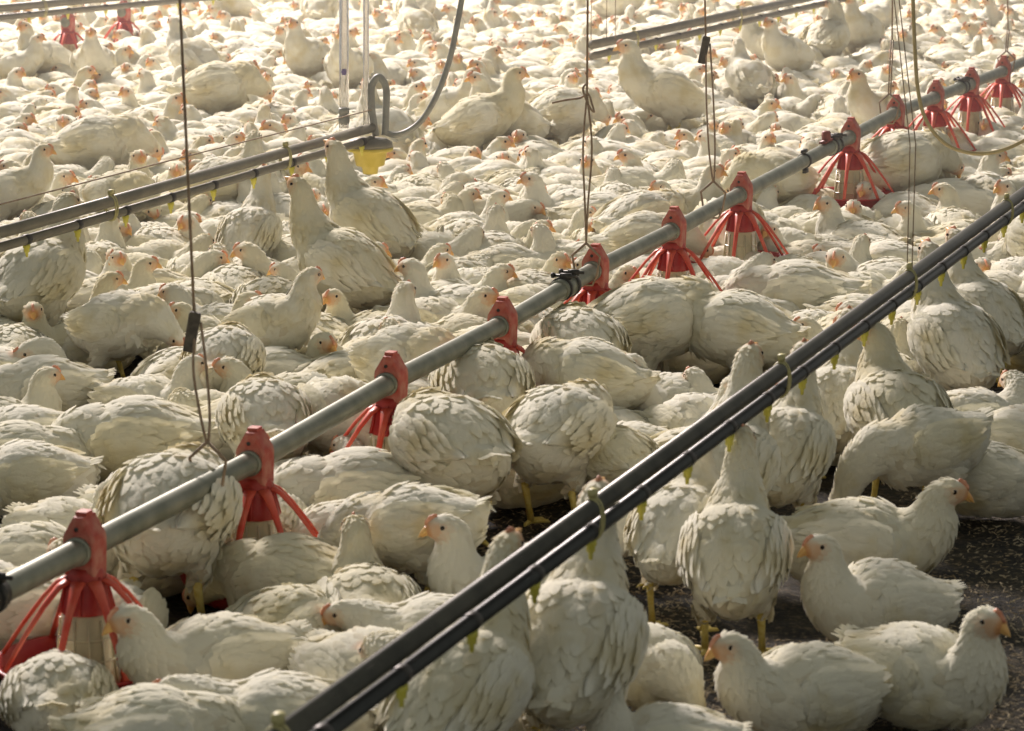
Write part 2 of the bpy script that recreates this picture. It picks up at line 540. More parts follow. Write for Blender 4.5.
    for i in range(n):
        a = (i - (n - 1) / 2) / (n - 1) * 0.9
        e = 0.28 + pitch
        d = np.array([-math.cos(e) * math.cos(a), math.sin(a), -math.sin(e) * math.cos(a) * 1.0 + 0.50 * (1 - abs(a))])
        d = np.array([-math.cos(0.30) * math.cos(a), math.sin(a), math.sin(0.30)])
        d = rot_y([d], pitch, np.zeros(3))[0]
        P.append(tb + np.array([0.02, 0.012 * (i - 4) / 4, -0.002 * abs(i - 4)])); Fl.append(d)
        nn = rot_y([np.array([0.3, -0.35 * a, 1.0])], pitch, np.zeros(3))[0]
        nn = nn - d * (nn @ d); Nn.append(nn / np.linalg.norm(nn))
    tv, tf, _ = blade_field(np.array(P), np.array(Nn), np.array(Fl), np.full(n, 0.060), np.full(n, 0.020), np.full(n, 0.012), 4, rng)
    out['tail'] = (tv, tf)
    # wings: a bulged patch over the flank with rows of coverts and long flight feathers
    xs = BODY[:, 0]
    def flank(x, phi, k=1.0):
        w = np.interp(x, xs, BODY[:, 2]) * puff; hu = np.interp(x, xs, BODY[:, 3]) * puff; hd = np.interp(x, xs, BODY[:, 4]); zc = np.interp(x, xs, BODY[:, 1])
        hh = np.where(np.sin(phi) > 0, hu, hd)
        return np.stack([x, w * np.cos(phi) * k, zc + hh * np.sin(phi) * k], -1)
    for sgn, nm in ((1, 'wing_l'), (-1, 'wing_r')):
        nu, nvv = 22, 12
        u = np.linspace(0, 1, nu)[:, None] * np.ones((1, nvv))
        v = np.linspace(-1, 1, nvv)[None] * np.ones((nu, 1))
        x = 0.078 - 0.222 * u
        env = np.clip(np.sin(np.pi * np.clip(u, 0, 1) ** 0.62), 0, 1) ** 0.6
        dphi = 0.62 * env + 0.02
        phi = 0.16 + 0.22 * u + v * dphi
        thick = 0.013 * np.sqrt(np.clip(1 - v * v, 0, 1)) * (env ** 0.6)
        wq = np.interp(x, xs, BODY[:, 2])
        # towards its tip the wing keeps its own width instead of following the tapering rump
        own = np.maximum(wq, 0.070 - 0.012 * u)
        base = flank(x, phi)
        base[..., 1] = base[..., 1] / np.maximum(wq * puff, 1e-4) * own * puff
        nrm = base - np.stack([x, 0 * x, np.interp(x, xs, BODY[:, 1])], -1)
        nrm /= np.linalg.norm(nrm, axis=-1)[..., None]
        surf = base + nrm * (thick - 0.002 + 0.0)[..., None]
        G = surf.reshape(-1, 3)
        inner = (base - nrm * 0.012).reshape(-1, 3)
        q = [(i * nvv + j, i * nvv + j + 1, (i + 1) * nvv + j + 1, (i + 1) * nvv + j) for i in range(nu - 1) for j in range(nvv - 1)]
        m0 = nu * nvv
        q2 = [(a + m0, d + m0, c + m0, b + m0) for a, b, c, d in q]
        rim = [i * nvv for i in range(nu)] + [(nu - 1) * nvv + j for j in range(1, nvv)] + [i * nvv + nvv - 1 for i in range(nu - 2, -1, -1)] + [j for j in range(nvv - 2, 0, -1)]
        q3 = [(rim[i], rim[i] + m0, rim[(i + 1) % len(rim)] + m0, rim[(i + 1) % len(rim)]) for i in range(len(rim))]
        WV = [G, inner]; WF = [np.array(q + q2 + q3)]; off = 2 * m0
        # feathers in rows
        rowsdef = [(0.03, 9, .030, .018), (0.13, 10, .034, .019), (0.24, 10, .038, .020), (0.35, 10, .044, .020), (0.47, 9, .052, .020), (0.58, 8, .058, .019), (0.70, 6, .055, .017)]
        if rows == 2:
            rowsdef = rowsdef[1::2]
        for (uu, cnt, Ln, Wn) in rowsdef[::-1]:
            vv = np.linspace(-0.92, 0.92, cnt) + rng.normal(0, 0.03, cnt)
            ui = np.clip((uu + rng.normal(0, 0.015, cnt)) * (nu - 1), 0, nu - 2).astype(int)
            vi = np.clip(((vv + 1) / 2 * (nvv - 1)), 0, nvv - 2).astype(int)
            p = surf[ui, vi]; nn = nrm[ui, vi]
            f1 = surf[np.minimum(ui + 3, nu - 1), vi] - p
            f1 = f1 / np.linalg.norm(f1, axis=1)[:, None] + rng.normal(0, 0.05, (cnt, 3)) + np.array([-0.2, 0, -0.06])
            f1 -= nn * (f1 * nn).sum(1)[:, None]
            f1 /= np.linalg.norm(f1, axis=1)[:, None]
            fv, ff, _ = blade_field(p, nn, f1, np.full(cnt, Ln) * rng.uniform(.9, 1.15, cnt), np.full(cnt, Wn), np.full(cnt, 0.0045) * rng.uniform(0.5, 1.6, cnt), rows, rng)
            WV.append(fv); WF.append(ff + off); off += len(fv)
        WVa = np.concatenate(WV)
        WFa = np.concatenate(WF)
        if sgn < 0:
            WVa = WVa * np.array([1, -1, 1]); WFa = WFa[:, ::-1]
        out[nm] = (bxf(WVa), WFa)
    # head parts in the frame of the head
    hi = n_body + 4 * 5 + 4
    hp, ht, hs, hu_ = pos[hi], T[min(hi + 2, nS - 1)], side[hi], up[min(hi + 2, nS - 1)]
    tip = pos[-1]; tt = T[-2]; tu = up[-2]; ts = side[-2]
    mbk = MB()
    for sgn, Lb, h0, dz in ((1, 0.022, 0.0085, 0.0015), (-1, 0.016, 0.005, -0.004)):
        rr = []
        for q in np.linspace(0, 1, 6):
            c = tip - tt * 0.006 + tt * Lb * q + tu * (dz - (0.007 if sgn > 0 else 0.003) * q ** 2)
            w = 0.0085 * (1 - q) ** 0.7 + 0.0008; hh = h0 * (1 - q) ** 0.8 + 0.0008
            a8 = np.linspace(0, 2 * np.pi, 8, endpoint=False)
            rr.append(c + np.cos(a8)[:, None] * ts * w + np.sin(a8)[:, None] * tu * hh)
        mbk.ring_tube(rr)
    out['beak'] = (mbk.verts(), mbk.f)
    mc = MB()                                   # small single comb
    crest = []
    base_i = range(hi + 3, min(hi + 10, nS - 1))
    bl = list(base_i)
    ring_pts = []
    for j, i in enumerate(bl):
        t = j / (len(bl) - 1)
        hgt = 0.0055 * math.sin(math.pi * min(t * 0.9 + 0.1, 1)) * (0.75 + 0.35 * (j % 2)) + 0.002
        b0 = pos[i] + up[i] * (S[i, 4] * 0.9)
        a4 = [b0 + side[i] * 0.004, b0 + up[i] * hgt + side[i] * 0.0015, b0 + up[i] * (hgt + 0.0015), b0 + up[i] * hgt - side[i] * 0.0015, b0 - side[i] * 0.004, b0 - up[i] * 0.004]
        ring_pts.append(np.array(a4))
    mc.ring_tube(ring_pts)
    out['comb'] = (mc.verts(), mc.f)
    mw = MB()                                   # wattles
    for sg in (1, -1):
        c0 = tip - tt * 0.014 - tu * 0.012 + ts * sg * 0.006
        a8 = np.linspace(0, 2 * np.pi, 8, endpoint=False)
        rr = [c0 - tu * (0.008 * q) + (math.sin(math.pi * min(max(q, .08), .92)) * 0.004) * np.cos(a8)[:, None] * tt + (math.sin(math.pi * min(max(q, .08), .92)) * 0.0028) * np.sin(a8)[:, None] * ts for q in np.linspace(0, 1, 6)]
        mw.ring_tube(rr)
    out['wattles'] = (mw.verts(), mw.f)
    ei = n_body + 5 * 5 + 1
    eyes = []
    for sg in (1, -1):
        c0 = pos[ei] + up[ei] * 0.005 + side[ei] * sg * (S[ei, 3] * 0.93)
        me_ = MB()
        a10 = np.linspace(0, 2 * np.pi, 10, endpoint=False)
        rr = []
        for q in np.linspace(-1, 1, 7)[1:-1]:
            rad = 0.0046 * math.sqrt(1 - q * q)
            rr.append(c0 + side[ei] * (q * 0.0030) + rad * np.cos(a10)[:, None] * T[ei] + rad * np.sin(a10)[:, None] * up[ei])
        me_.ring_tube(rr)
        out['eye_l' if sg > 0 else 'eye_r'] = (me_.verts(), me_.f)
    if stand:
        for sg, h in zip((1, -1), hips):
            ml = MB()
            hock = h + np.array([-0.022, 0, -0.075])
            hock[2] = max(hock[2], 0.065)
            foot = np.array([hock[0] + 0.028, hock[1] * 1.02, 0.012])
            ml.tube([h + (-0.006, 0, -0.03), hock * 0.5 + (h + (-0.006, 0, -0.03)) * 0.5, hock], [0.012, 0.010, 0.0085], 10)
            ml.tube([hock + (0, 0, 0.004), hock * 0.5 + foot * 0.5, foot], [0.0088, 0.0065, 0.0078], 10)
            for ang, Lt in ((0, 0.055), (0.55, 0.046), (-0.55, 0.046), (math.pi - 0.2 * sg, 0.022)):
                dd = np.array([math.cos(ang), math.sin(ang), 0])
                ml.tube([foot, foot + dd * Lt * 0.45 + (0, 0, -0.003), foot + dd * Lt * 0.85 + (0, 0, -0.006), foot + dd * Lt + (0, 0, -0.009)], [0.0065, 0.0052, 0.0042, 0.0012], 8)
            out['leg_l' if sg > 0 else 'leg_r'] = (ml.verts(), ml.f)
    return out

def np_mesh(name, V, Fc, mat, face=None, soil=None, smooth=True):
    me = bpy.data.meshes.new(name)
    Fa = np.asarray(Fc) if not isinstance(Fc, list) else None
    if Fa is not None and Fa.ndim == 2:
        me.vertices.add(len(V)); me.vertices.foreach_set('co', np.asarray(V, np.float32).ravel())
        me.loops.add(Fa.size); me.loops.foreach_set('vertex_index', Fa.ravel().astype(np.int32))
        me.polygons.add(len(Fa)); me.polygons.foreach_set('loop_start', (np.arange(len(Fa)) * Fa.shape[1]).astype(np.int32))
        me.update(calc_edges=True)
    else:
        me.from_pydata(np.asarray(V).tolist(), [], Fc)
    me.materials.append(mat)
    me.polygons.foreach_set('use_smooth', [smooth] * len(me.polygons))
    if face is not None: set_attr(me, 'face', face)
    if soil is not None: set_attr(me, 'soil', soil)
    me.update()
    return me

PART_MAT = {'tail': 'feather', 'wing_l': 'feather', 'wing_r': 'feather', 'beak': 'beak', 'comb': 'comb', 'wattles': 'comb', 'eye_l': 'eye', 'eye_r': 'eye', 'leg_l': 'leg', 'leg_r': 'leg'}
PART_NAME = {'wing_l': 'wing', 'wing_r': 'wing', 'eye_l': 'eye', 'eye_r': 'eye', 'leg_l': 'leg', 'leg_r': 'leg'}
PART_NAME.update({k: k for k in ('tail', 'beak', 'comb', 'wattles')})

POSES = {
 'sit_up':      dict(neck='up'),
 'sit_up2':     dict(neck='up', pitch=0.10, puff=1.03),
 'sit_mid':     dict(neck='mid'),
 'sit_low':     dict(neck='low'),
 'sleep':       dict(neck='down', puff=1.05, fluff=0.7),
 'sleep2':      dict(neck='down', pitch=-0.05, puff=1.0),
 'sit_left':    dict(neck='left'),
 'sit_right':   dict(neck='right'),
 'sit_side':    dict(neck='side', puff=1.04),
 'sit_back':    dict(neck='back', puff=1.06),
 'stand_up':    dict(neck='up', stand=0.125, pitch=0.38),
 'stand_left':  dict(neck='left', stand=0.120, pitch=0.30),
 'stand_drink': dict(neck='stretch', stand=0.105, pitch=0.50),
 'stand_feed':  dict(neck='feed', stand=0.115, pitch=-0.12),
 'stand_rump':  dict(neck='down', stand=0.11, pitch=0.18, puff=1.05),
}
VAR = {}
for i, (nm, kw) in enumerate(POSES.items()):
    d = make_bird(seed=11 + i, **kw)
    ms = {'body': np_mesh('body_' + nm, *d['body'][:2], M['feather'], d['body'][2], d['body'][3])}
    for k, mk in PART_MAT.items():
        if k in d:
            V_, F_ = d[k][:2]
            z = np.zeros(len(V_)) if mk == 'feather' else None
            ms[k] = np_mesh(k + '_' + nm, V_, F_, M[mk], z, z)
    VAR[nm] = ms

N_BIRDS = [0]
def place_bird(pose, x, y, heading, scale=1.0, z=0.0, small=False):
    ms = VAR[pose]
    o = bpy.data.objects.new('chicken', ms['body'])
    COL.objects.link(o)
    o.location = (x, y, z)
    o.rotation_euler = (0, 0, heading)
    o.scale = (scale,) * 3
    for k in PART_MAT:
        if k in ms and not (small and k in ('wattles', 'eye_l', 'eye_r') and False):
            c = bpy.data.objects.new(PART_NAME[k], ms[k])
            COL.objects.link(c)
            c.parent = o
    N_BIRDS[0] += 1
    return o
#BODY_END

# ------------------------------------------------------------------ floor
def litter_floor():
    # fine grid in front, coarse behind
    xs = np.linspace(-5.5, 7.0, 420); ys = np.concatenate([np.linspace(3.8, 9.0, 330), np.linspace(9.05, 27.0, 170)])
    X, Y = np.meshgrid(xs, ys)
    P = np.c_[X.ravel(), Y.ravel(), np.zeros(X.size)]
    P[:, 2] = 0.006 * hnoise(P, 9, 1) + 0.004 * hnoise(P, 31, 4) + RNG.normal(0, 0.0012, len(P)) - 0.010
    nx = len(xs); ny = len(ys)
    i = np.arange(ny - 1)[:, None] * nx + np.arange(nx - 1)[None]
    Fq = np.stack([i, i + 1, i + nx + 1, i + nx], -1).reshape(-1, 4)
    o = bpy.data.objects.new('floor', np_mesh('floor', P, Fq, M['litter']))
    COL.objects.link(o)
    o['kind'] = 'structure'
    # loose wood shavings and straw on the open patches
    n = 5200
    pts = []
    for (x0, y0, x1, y1, c) in ((575, 560, 720, 731, 1600), (900, 480, 1060, 760, 2300), (430, 495, 600, 560, 500), (690, 640, 900, 760, 800)):
        for _ in range(c):
            pts.append(at(random.uniform(x0, x1), random.uniform(y0, y1), 0.0))
    pts = np.array(pts); n = len(pts)
    a = RNG.uniform(0, 2 * np.pi, n); L = RNG.uniform(0.004, 0.016, n); Wd = RNG.uniform(0.0015, 0.004, n)
    d = np.c_[np.cos(a), np.sin(a), RNG.normal(0, 0.25, n)]; s_ = np.c_[-np.sin(a), np.cos(a), RNG.normal(0, 0.3, n)]
    pts[:, 2] = RNG.uniform(-0.004, 0.006, n)
    V = np.stack([pts - d * L[:, None] / 2 - s_ * Wd[:, None] / 2, pts + d * L[:, None] / 2 - s_ * Wd[:, None] / 2, pts + d * L[:, None] / 2 + s_ * Wd[:, None] / 2, pts - d * L[:, None] / 2 + s_ * Wd[:, None] / 2,
                  pts + np.array([0, 0, 0.0015])], 1).reshape(-1, 3)
    b = (np.arange(n) * 5)[:, None, None]
    Ft = (np.array([(0, 1, 4), (1, 2, 4), (2, 3, 4), (3, 0, 4), (2, 1, 0), (3, 2, 0)])[None] + b).reshape(-1, 3)
    o = bpy.data.objects.new('litter_shavings', np_mesh('litter_shavings', V, Ft, M['shaving'], smooth=False))
    COL.objects.link(o)
    tag(o, 'pale wood shavings and straw bits scattered on the dark open floor', 'litter', kind='stuff')
litter_floor()

# ------------------------------------------------------------------ feed line: pipe, couplers, pan feeders
P0 = at(85, 548, 0.31)
STEP = 0.75
HN = [-2, 0, 1, 2, 3, 4, 5, 6, 8, 9, 10, 11, 12, 15]
HZ = [0, 0, .0, .02, .022, .045, .045, .054, .065, .072, .055, .037, .02, 0]
def pipe_at(n):
    p = P0 + LINE * STEP * n
    p = p.copy(); p[2] = 0.31 + float(np.interp(n, HN, HZ))
    return p
LY = LINE_YAW
fp = empty('feed_pipe', pipe_at(-1.0))
tag(fp, 'long grey galvanised feed pipe crossing the picture through the red feeders', 'pipe')
base = np.array(fp.location)
mb = MB()
ns = np.linspace(-1.0, 14.5, 120)
mb.tube([pipe_at(n) - base for n in ns], 0.0235, 20)
mb.build('pipe', M['pipe'], fp)
def along(p, t, side=0.0, up=0.0):
    s = np.array([LINE[1], -LINE[0], 0])
    return np.asarray(p, float) + LINE * t + s * side + np.array([0, 0, up])
for n in (-0.50, 3.66, 7.64, 10.72):
    mb = MB()
    c = pipe_at(n) - base
    mb.tube([along(c, -0.055), along(c, -0.053), along(c, 0.053), along(c, 0.055)], [0.025, 0.0285, 0.0285, 0.025], 20)
    cp = mb.build('coupler', M['dark'] if n < 0 else M['pipe'], fp)
    for t in (-0.035, 0.03):
        m2 = MB()
        m2.tube([along(c, t - 0.008), along(c, t - 0.007), along(c, t + 0.007), along(c, t + 0.008)], [0.029, 0.0325, 0.0325, 0.029], 18)
        m2.box(along(c, t, 0.012, 0.035), (0.012, 0.03, 0.016), LY)
        m2.tube([along(c, t, -0.022, 0.036), along(c, t, 0.042, 0.036)], 0.0042, 8)
        m2.tube([along(c, t, -0.028, 0.036), along(c, t, -0.020, 0.036)], 0.008, 6)
        m2.build('clamp', M['dark'], cp)
# small clips on the pipe near the joint
for n in (7.08,):
    m2 = MB(); c = pipe_at(n) - base
    m2.tube([along(c, -0.01), along(c, -0.009), along(c, 0.009), along(c, 0.01)], [0.024, 0.027, 0.027, 0.024], 16)
    m2.box(along(c, 0, 0.0, 0.034), (0.05, 0.012, 0.012), LY); m2.box(along(c, 0, 0.006, -0.034), (0.04, 0.012, 0.014), LY)
    m2.build('clip', M['dark'], fp)
m2 = MB(); c = pipe_at(7.50) - base
m2.lathe([(0.014, 0.028), (0.016, 0.034), (0.016, 0.062), (0.012, 0.066)], 10, tuple(c))
m2.box(along(c, 0, 0, 0.03), (0.12, 0.022, 0.008), LY)
knob = m2.build('knob', simple_mat('brown_knob', (0.16, 0.03, 0.02), (0.25, 0.06, 0.04), 30, 0.5), fp)

def build_feeder():
    """local: x along the pipe, origin on the floor below the pipe; pipe centre at zc"""
    zc = 0.31
    ms = {}
    def ring5(x, k=1.0, dz=0.0):
        pts = [(-.031, -.048), (.031, -.048), (.033, .020), (.031, .029), (.010, .064), (-.010, .064), (-.031, .029), (-.033, .020)]
        return np.array([[x, a * k, zc + (b - 0.012) * k + 0.012 + dz] for a, b in pts])
    mb = MB()
    mb.ring_tube([ring5(-.027, .86), ring5(-.024, .98), ring5(-.020, 1.0), ring5(.020, 1.0), ring5(.024, .98), ring5(.027, .86)])
    mb.box((0, 0, zc + .066), (.026, .022, .010))
    ms['cap'] = (mb.mesh('cap', M['cap'], False), None)
    mb = MB()                                        # collars where the pipe leaves the cap, and the fixing hole
    for s in (-1, 1):
        mb.tube([(s * .024, 0, zc), (s * .036, 0, zc), (s * .037, 0, zc)], [.0275, .0275, .025], 18)
    ms['collar'] = (mb.mesh('collar', M['pipe']), None)
    mb = MB()
    for s in (-1, 1):
        mb.tube([(s * .0255, .002, zc + .041), (s * .0290, .002, zc + .041)], .0042, 10)
    ms['fixing_pin'] = (mb.mesh('fixing_pin', M['dark']), None)
    mb = MB()
    mb.lathe([(.031, zc - .034), (.036, zc - .046), (.0375, zc - .060), (.046, zc - .098), (.051, zc - .116), (.049, zc - .119), (.040, zc - .117)], 12)
    for k in range(6):                               # raised ribs on the skirt
        a = k * math.pi / 3 + .2
        mb.tube([(.036 * math.cos(a), .036 * math.sin(a), zc - .05), (.045 * math.cos(a), .045 * math.sin(a), zc - .09), (.0515 * math.cos(a), .0515 * math.sin(a), zc - .117)], [.003, .004, .004], 6)
    ms['skirt'] = (mb.mesh('skirt', M['red']), None)
    mb = MB()
    prof = [(.040, zc - .112), (.047, zc - .125), (.055, zc - .22), (.060, zc - .252), (.056, zc - .252), (.050, zc - .22), (.040, zc - .13)]
    mb.lathe(prof, 24, cap=False)
    for k in range(12):
        a = k * math.pi / 6
        mb.tube([(r * math.cos(a), r * math.sin(a), z) for r, z in ((.0485, zc - .128), (.057, zc - .22), (.061, zc - .25))], .0028, 6)
    for z, r in ((zc - .165, .0515), (zc - .205, .0555)):
        th = np.linspace(0, 2 * np.pi, 24, endpoint=False)
        mb.tube(np.c_[r * np.cos(th), r * np.sin(th), np.full(24, z)], .0025, 6, closed=True)
    ms['feed_cylinder'] = (mb.mesh('feed_cylinder', M['cone']), None)
    mb = MB()
    mb.lathe([(.02, .018), (.115, .016), (.140, .030), (.158, .062), (.168, .092), (.176, .095), (.176, .100), (.166, .099), (.152, .066), (.134, .036), (.112, .023), (.06, .024), (.03, .06), (.0, .075)], 36, cap=False)
    mb.lathe([(.02, .018), (.0, .018)], 36, cap=False)
    ms['pan'] = (mb.mesh('pan', M['red']), None)
    bars = []
    for k in range(8):
        a = 2 * math.pi * k / 8 + .12
        mb = MB()
        pts = [(.036, zc - .056), (.055, zc - .066), (.085, zc - .098), (.125, zc - .150), (.168, zc - .212)]
        wid = [.014, .011, .0072, .006, .0055]
        rings = []
        for i, ((r, z), w) in enumerate(zip(pts, wid)):
            c = np.array([r * math.cos(a), r * math.sin(a), z]); t = np.array([-math.sin(a), math.cos(a), 0])
            th_ = .0042
            nrm = np.array([math.cos(a) * .7, math.sin(a) * .7, .7])
            rings.append(np.array([c + t * w + nrm * th_ * .3, c + nrm * th_, c - t * w + nrm * th_ * .3, c - t * w - nrm * th_ * .6, c - nrm * th_, c + t * w - nrm * th_ * .6]))
        mb.ring_tube(rings)
        bars.append(mb.mesh('grill_bar', M['bar']))
    return ms, bars
FM, FB = build_feeder()
ORD = {0: 'first', 1: 'second', 2: 'third', 3: 'fourth', 4: 'fifth', 5: 'sixth', 6: 'seventh', 8: 'eighth', 9: 'ninth', 10: 'tenth', 11: 'eleventh', 12: 'twelfth'}
FLAB = {
 0: 'red feeder at the left edge beside the black pipe coupler, its bars spread wide',
 1: 'second red feeder from left, just right of a wire hook on the pipe',
 2: 'third red feeder from left, a translucent cylinder showing below its skirt',
 3: 'fourth red feeder from left, half sunk behind round white birds',
 4: 'fifth red feeder from left, next to the pipe joint with the clamp and the hook',
 5: 'sixth red feeder from left, on the pipe between the second and third hanging wires',
 6: 'seventh red feeder from left, just right of the third hanging wire, bars fanned out',
 8: 'eighth red feeder from left, with tall ribbed clear cylinder and the knobbed coupler beside it',
 9: 'ninth red feeder from left, beside the open hook of the fourth hanging wire',
 10: 'tenth red feeder from left, above the loop of tan hose',
 11: 'eleventh red feeder from left, second last before the right edge',
 12: 'farthest red feeder, at the right edge under the last hanging wire'}
FEEDERS = {}
for n in (0, 1, 2, 3, 4, 5, 6, 8, 9, 10, 11, 12):
    p = pipe_at(n)
    e = empty('pan_feeder', (p[0], p[1], p[2] - 0.31), LY)
    tag(e, FLAB[n], 'feeder', 'red pan feeders along the feed pipe')
    for k, (me, _) in FM.items():
        c = bpy.data.objects.new(k, me); COL.objects.link(c); c.parent = e
    for me in FB:
        c = bpy.data.objects.new('grill_bar', me); COL.objects.link(c); c.parent = e
    FEEDERS[n] = p[:2]

# ------------------------------------------------------------------ drinker lines
def drinker_line(A, B, label, nip_step, nip_off, clip_at, big=1.0, end_cap=False, wire=False, tubemat='tube', lowmat='water'):
    A = np.array(A, float); B = np.array(B, float)
    d = B - A; L = np.linalg.norm(d); d /= L
    s = np.array([d[1], -d[0], 0]); s /= np.linalg.norm(s)
    z = np.array([0, 0, 1.0])
    e = empty('drinker_line', A)
    tag(e, label, 'drinker line')
    mb = MB(); mb.tube([z * .022 * big, d * L / 2 + z * .022 * big, d * L + z * .022 * big], .0165 * big, 16); mb.build('support_tube', M[tubemat], e)
    mb = MB(); mb.tube([-z * .018 * big, d * L / 2 - z * .018 * big, d * L - z * .018 * big], .0135 * big, 16); mb.build('water_pipe', M[lowmat], e)
    t = nip_off
    nm = MB(); nm.lathe([(.0105, -.030), (.0105, -.040), (.008, -.043), (.008, -.052), (.0045, -.054), (.0035, -.066), (.0, -.067)], 10)
    ns_ = MB(); ns_.lathe([(.004, -.054), (.0032, -.068), (.0, -.069)], 8)
    nmesh = nm.mesh('nipple', M['nipple']); 
    sd = MB(); sd.tube([np.array([0, 0, -.018]) + d * q for q in (-.013, -.012, .012, .013)], [.0138, .0150, .0150, .0138], 14)
    smesh = sd.mesh('saddle', M['dark'])
    while t < L:
        if t > 0.02:
            c = bpy.data.objects.new('nipple', nmesh); COL.objects.link(c); c.parent = e; c.location = d * t
            c2 = bpy.data.objects.new('saddle', smesh); COL.objects.link(c2); c2.parent = c
        t += nip_step
    for t in clip_at:
        mb = MB()
        th = np.linspace(0, 2 * np.pi, 20, endpoint=False)
        for off in (-.008, .004):
            P = [d * (t + off) + z * (.003 + .040 * math.sin(a) * .93 * big) + s * (.0190 * math.cos(a) * big) for a in th]
            mb.tube(P, .0030, 6, closed=True)
        mb.box(d * t + z * .049 * big, (.02, .012, .014), math.atan2(d[1], d[0]))
        mb.build('strap', M['strap'], e)
    if wire:
        mb = MB(); 
        mb.tube([z * .10, d * L / 2 + z * .095, d * L + z * .085], .0022, 6)
        mb.build('guard_wire', M['wire'], e)
    return e

Q0 = at(600, 518, 0.45)
Q0[2] = .455
NA = Q0 + LINE * -2.6
drinker_line(NA, Q0 + LINE * 7.0, 'nearest dark drinker line running from the bottom edge up to the right edge', 0.29, 2.6 + 2.27 - .29 * 16, [2.6 - 1.35, 2.6 - .04, 2.6 + 1.22, 2.6 + 2.46, 2.6 + 3.75, 2.6 + 5.0])
LA = at(-60, 258, .45); LB = at(372, 134, .45); LA[2] = LB[2] = .45
def t_on(A, B, px, py):
    d = (B - A) / np.linalg.norm(B - A); return float((at(px, py, .45) - A) @ d)
drinker_line(LA, LB, 'left drinker line of grey twin tubes, ending at the yellow pressure cup', 0.29, 0.16, [t_on(LA, LB, 98, 208), t_on(LA, LB, 271, 158)], wire=True, tubemat='greypipe', lowmat='greypipe')
TA = at(592, 51, .45); TB = at(880, -13, .45); TA[2] = TB[2] = .45
drinker_line(TA, TB, 'distant drinker line at the top, right of centre, ending in mid picture', 0.29, 0.2, [0.5, 1.9], big=1.25, tubemat='greypipe', lowmat='greypipe')
UA = at(-40, 17, .45); UB = at(230, -8, .45); UA[2] = UB[2] = .45
drinker_line(UA, UB, 'distant drinker line cutting the top left corner', 0.29, 0.2, [0.6, 2.0], big=1.2, tubemat='greypipe', lowmat='greypipe')
# red feeders of another line, seen at the top left
for (px, py, lab) in ((68, 22, 'small pale red feeder at the top left, behind the corner drinker line'), (124, 12, 'small pale red feeder at the top left, the right one of the two')):
    p = at(px, py, 0.31)
    e = empty('pan_feeder', (p[0], p[1], 0), LY); tag(e, lab, 'feeder', 'distant feeders at the top left')
    for k, (me, _) in FM.items():
        c = bpy.data.objects.new(k, me); COL.objects.link(c); c.parent = e
    for me in FB:
        c = bpy.data.objects.new('grill_bar', me); COL.objects.link(c); c.parent = e
    FEEDERS['t%d' % px] = p[:2]

# ------------------------------------------------------------------ pressure regulator with its hose at the end of the left line
def smooth(P, per=8):
    return catmull(np.array(P, float), per)
dl = depth_of(LB)
e = empty('pressure_regulator', (LB[0], LB[1], 0.0))
tag(e, 'water pressure regulator with yellow cup, clear standpipe and looped grey hose at line end', 'regulator')
E0 = np.array(e.location)
def pd(x, y, dd=0.0):
    return at_depth(x, y, dl + dd) - E0
c = pd(370, 148)
mb = MB(); mb.lathe([(.0, .035), (.06, .032), (.078, .02), (.080, .004), (.074, 0)], 28, tuple(c)); mb.build('valve_body', M['greypipe'], e)
mb = MB(); mb.lathe([(.081, .004), (.082, -.006), (.078, -.010), (.060, -.014), (.050, -.06), (.030, -.066), (.026, -.09), (.0, -.092)], 28, tuple(c)); mb.build('cup', M['cup'], e)
mb = MB(); mb.tube(smooth([pd(376, 136), pd(372, 110), pd(372, 86), pd(379, 77), pd(386, 88), pd(386, 112), pd(385, 135)]), .0125, 12); mb.build('return_bend', M['hose'], e)
mb = MB(); mb.tube(smooth([pd(385, 132), pd(395, 135), pd(410, 130), pd(425, 116), pd(440, 88), pd(450, 58), pd(457, 25), pd(463, -10), pd(468, -60), pd(472, -160)]), .0105, 12); mb.build('hose', M['hose'], e)
mb = MB(); 
mb.tube([pd(344, 128), pd(344, 60), pd(344, -40), pd(344, -170)], .017, 14); tubeo = mb.build('standpipe', M['clear'], e)
mb = MB(); mb.tube([pd(366, 132), pd(366, 60), pd(366, -40), pd(366, -170)], .010, 12); mb.build('standpipe', M['clear'], e)
mb = MB(); mb.lathe([(0, .012), (.010, .010), (.013, 0), (.010, -.010), (0, -.012)], 12, tuple(pd(344, 72))); mb.build('float_ball', M['purple'], e)
mb = MB(); mb.lathe([(.012, .05), (.019, .048), (.019, .03), (.014, .026), (.020, .022), (.020, 0), (.016, -.01)], 14, tuple(pd(344, 122))); mb.build('pipe_fitting', M['hose'], e)

# the tan hose loop at the right, under the far part of the feed pipe
dh = depth_of(pipe_at(8.2)) - 1.2
e = empty('tan_hose', at_depth(930, 125, dh)); tag(e, 'tan hose hanging in a loop near the right edge above the drinker line', 'hose')
E1 = np.array(e.location)
def pq(x, y, dd=0.0): return at_depth(x, y, dh + dd) - E1
mb = MB(); mb.tube(smooth([pq(912, -60, .0), pq(913, 0), pq(915, 50), pq(918, 90), pq(926, 120), pq(943, 142), pq(965, 152), pq(990, 153), pq(1015, 145), pq(1040, 128), pq(1070, 90)]), .0065, 12); mb.build('hose_length', M['hose2'], e)

